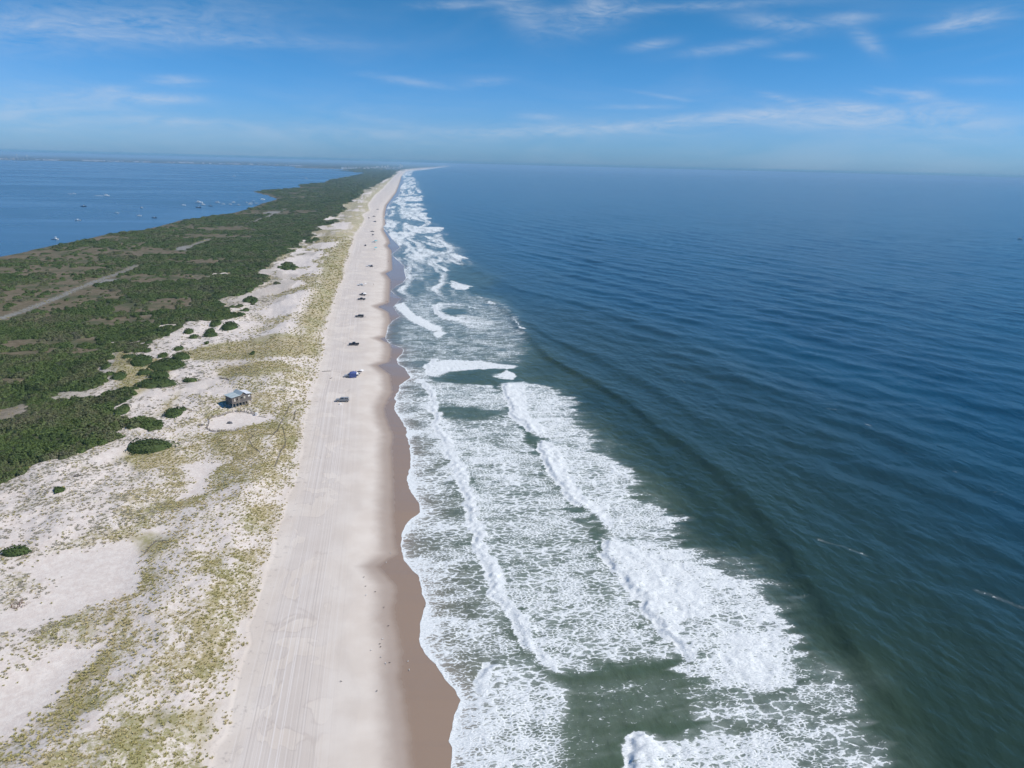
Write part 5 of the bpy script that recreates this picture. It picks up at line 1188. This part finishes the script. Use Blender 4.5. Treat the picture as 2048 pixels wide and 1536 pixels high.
BO = [('motor_boat', 112, 478.5, 7.5, 0, 'white open boat nearest the marsh shore, trailing a dark dinghy'), ('motor_boat', 155.5, 441, 7.5, 0, 'low white boat above the nearest boat'), ('motor_boat', 167.5, 413, 9, 1, 'boat with a dark canvas top left of all anchored boats'),
 ('motor_boat', 234.5, 426.5, 6.5, 0, 'small white boat alone, left of a pair lying one above the other'), ('motor_boat', 284, 416, 7, 0, 'upper boat of the pair lying one above the other'), ('sailing_boat', 278.5, 432, 7.5, 0, 'lower boat of the pair, with a bare mast'), ('motor_boat', 309, 436, 7, 1, 'dark hulled boat close to the marsh shore'),
 ('sailing_boat', 367, 411, 9, 0, 'boat with a bare mast at the left end of the anchorage'), ('cabin_cruiser', 398.5, 406, 15, 0, 'largest white cruiser at the left of the anchorage'), ('cabin_cruiser', 406, 410, 9.5, 0, 'white cruiser just below the largest one'), ('motor_boat', 397.5, 415.5, 9, 1, 'dark hulled boat below the two left cruisers'),
 ('motor_boat', 421.5, 412.5, 8, 1, 'boat with dark hull between the left cruisers and the middle'), ('cabin_cruiser', 434.5, 405.5, 10, 0, 'white cruiser in the middle of the anchorage'), ('motor_boat', 446, 408.5, 7, 0, 'low boat right of the middle cruiser'), ('motor_boat', 459.5, 409, 8, 0, 'low pale boat below the gap between two cruisers'),
 ('cabin_cruiser', 467, 405.5, 9, 0, 'white cruiser right of centre in the anchorage'), ('motor_boat', 476.5, 410.5, 8.5, 0, 'lowest white boat on the right side of the anchorage'), ('motor_boat', 492.5, 405, 7, 0, 'small boat above the gap in the right group'), ('cabin_cruiser', 499.5, 409, 9, 0, 'lower cruiser in the tight right group'),
 ('motor_boat', 502, 406.5, 8, 0, 'boat touching the top of the tight right group'), ('sailing_boat', 507, 402.5, 8, 0, 'boat with a bare mast above the tight right group'), ('motor_boat', 510.5, 407.5, 6, 0, 'tiny boat nearest the marsh, left of the last one'), ('motor_boat', 514, 406.5, 6, 0, 'tiny boat nearest the marsh, last in the row'),
 ('cabin_cruiser', 525, 399.5, 11, 0, 'white cruiser alone in the cove beside the marsh point'), ('cabin_cruiser', 213, 392, 13, 0, 'fast cruiser pulling a long white wake'), ('motor_boat', 148, 388, 9, 0, 'distant speedboat with a short white wake'), ('sailing_boat', 468, 353, 16, 0, 'far white boat out in the open bay'),
 ('motor_boat', 611.5, 357, 15, 0, 'far white boat beyond the marsh islands'), ('motor_boat', 30, 325, 30, 0, 'tiny white boat before the far mainland shore')]
for k, x, y, L, dk, lab in BO:
    w = W([(x, y)], 0)[0]; rz = (-.05 if 'wake' in lab else rng.normal()*.25-.1)+(0 if rng.uniform() < .6 else PI)*(0 if 'wake' in lab else 1); boat(k, (float(w[0]), float(w[1]), 0), rz, L*1.12, lab, bool(dk))
def dinghy(loc):
    r = empty('dinghy', loc, .1); b = MB(); b.prism([(-1.4, -.05), (1.1, -.05), (1.7, .5), (-1.5, .45)], -.7, .7, -.15); b.build('hull', HULLD, r, .08); b = MB(); b.box((0, 0, .5), (.3, 1.2, .06)); b.build('seat', DECK, r); tag(r, 'dark dinghy tied to the boat nearest the marsh shore', 'boat')
w = W([(105, 479)], 0)[0]; dinghy((float(w[0]), float(w[1]), 0))
def wake(pa, pb, wd, label):
    a = W([pa], 0)[0]; b_ = W([pb], 0)[0]; d = b_-a; L = np.hypot(*d); n = 30; v = []; f = []; rs = np.random.default_rng(3); nn = np.array([-d[1], d[0]])/L
    for i in range(n+1):
        t = i/n; q = wd*(.35+.65*t)*rs.uniform(.7, 1.1)*(1 if t < .9 else (1-t)*10+.1); c = a+d*t
        for s, z in ((-1, .01), (-.45, .28*(1-t)+.04), (.45, .28*(1-t)+.04), (1, .01)): v.append((c[0]+nn[0]*s*q, c[1]+nn[1]*s*q, z))
    for i in range(n):
        for j in range(3): f.append((i*4+j, (i+1)*4+j, (i+1)*4+j+1, i*4+j+1))
    m = MB(); m.add(v, f); o = m.build('boat_wake', WAKEM); tag(o, label, kind='stuff')
wake((210.5, 391.8), (190.5, 391.2), 5.5, 'long white wake on the bay behind the fast cruiser'); wake((146, 388), (136, 387.5), 4.5, 'short white wake behind the distant speedboat')
w = W([(2040, 478)], 0)[0]; boat('motor_boat', (float(w[0]), float(w[1]), .2), 2.6, 7, 'small white boat on the open ocean at the right edge', False, None)

# ---- far shore buildings
BW = simple('far_white_wall', (.75, .74, .72), .7, 0, .05); BT = simple('far_tan_wall', (.55, .50, .44), .7, 0, .05); BRF = simple('far_roof', (.20, .20, .21), .8)
def building(loc, rz, w, d, h, label, group, name='shore_house', m=BW, parts=True, flat=False):
    r = empty(name, loc, rz); b = MB(); b.box((0, 0, h/2-2), (w, d, h+4)); b.build('wall', m, r)
    b = MB()
    if flat: b.box((0, 0, h+.6), (w+.8, d+.8, 1.2))
    else: b.add([(-w/2-.5, -d/2-.5, h+.02), (w/2+.5, -d/2-.5, h+.02), (w/2+.5, d/2+.5, h+.02), (-w/2-.5, d/2+.5, h+.02), (-w/2-.5, 0, h+d*.35), (w/2+.5, 0, h+d*.35)], [(0, 1, 5, 4), (2, 3, 4, 5), (0, 4, 3), (1, 2, 5), (3, 2, 1, 0)])
    b.build('roof', BRF, r); return tag(r, label, 'building', group)
def tower(loc, h, rad, label):
    r = empty('water_tower', loc); b = MB(); prof = [(0, .86), (.7, .88), (1, .93), (.7, .98), (0, 1)]; n = 10; v = []; f = []
    for q, z in prof:
        for t in range(n): v.append((max(q, .02)*rad*math.cos(t*2*PI/n), max(q, .02)*rad*math.sin(t*2*PI/n), z*h))
    for j in range(4): f += [(j*n+t, j*n+(t+1) % n, (j+1)*n+(t+1) % n, (j+1)*n+t) for t in range(n)]
    b.add(v, f); b.build('tank', BW, r, smooth=True); b = MB(); b.tube((0, 0, -3), (0, 0, h*.88), rad*.28, rad*.2, 8); b.build('column', BW, r); tag(r, label, 'water tower', 'water towers beyond the bay')
rs = np.random.default_rng(77)
def on_far(px, py):
    w = W([(px, py)], 0)[0]; return float(w[0]), float(w[1]), max(gz1(float(w[0]), float(w[1])), 1)
for x, y, h, wd, lab in ((801, 335.5, 62, 22, 'tallest white tower block of the distant beach town'), (804.5, 335.6, 45, 18, 'second tower block right beside the tallest one'), (775.5, 335.8, 40, 24, 'white block left of the tallest towers'), (770, 336, 24, 30, 'squat white block left of the mid town block'), (754, 336.4, 22, 34, 'broad white block at the middle of the distant town'), (764, 336, 30, 20, 'slim block between the broad and the squat town blocks'), (685, 338.5, 22, 28, 'white block at the left end of the distant town'), (701, 338.8, 10, 60, 'long low white building at the left of the distant town')):
    building(on_far(x, y), .1, wd, 16, h, lab, 'tall buildings of the distant beach town', 'tower_block', BW, flat=True)
for i in range(58):
    x = rs.uniform(684, 800); y = rs.uniform(336.2, 339.2)-.02*(x-684)*.5+rs.uniform(0, .6)
    building(on_far(x, y), rs.uniform(-.4, .4), rs.uniform(14, 30), rs.uniform(9, 14), rs.uniform(7, 13), 'small pale house among the rows of the distant beach town', 'houses of the distant beach town', 'town_house', BW if rs.uniform() < .6 else BT)
for x0, x1, n in ((-5, 47, 14), (70, 122, 12), (163, 245, 30), (330, 480, 26), (265, 300, 5), (485, 640, 16)):
    for i in range(n):
        x = rs.uniform(x0, x1); X = W([(x, 322)], 0)[0]
        # put each house just behind the traced mainland shore along this line of sight
        ry = X/np.hypot(*X); dd = np.arange(7000, 22000, 60.); fl = far_land(ry[0]*dd, ry[1]*dd); k = np.argmax(fl > 40); D = dd[k]+rs.uniform(20, 500)
        gx, gy = float(ry[0]*D), float(ry[1]*D); building((gx, gy, max(gz1(gx, gy), 1)), rs.uniform(-.4, .4), rs.uniform(26, 60), rs.uniform(10, 16), rs.uniform(7, 13), 'pale house strung along the far mainland shore of the bay', 'houses along the far mainland shore', 'shore_house', BW if rs.uniform() < .7 else BT)
for x, y, h, lab in ((34.5, 312, 75, 'left one of two pale water towers on the mainland horizon'), (54.5, 312, 62, 'right one of two pale water towers on the mainland horizon')):
    X = W([(x, 318)], 0)[0]; ry = X/np.hypot(*X); D = 13500; gx, gy = float(ry[0]*D), float(ry[1]*D); tower((gx, gy, max(gz1(gx, gy), 1)), h, 11, lab)
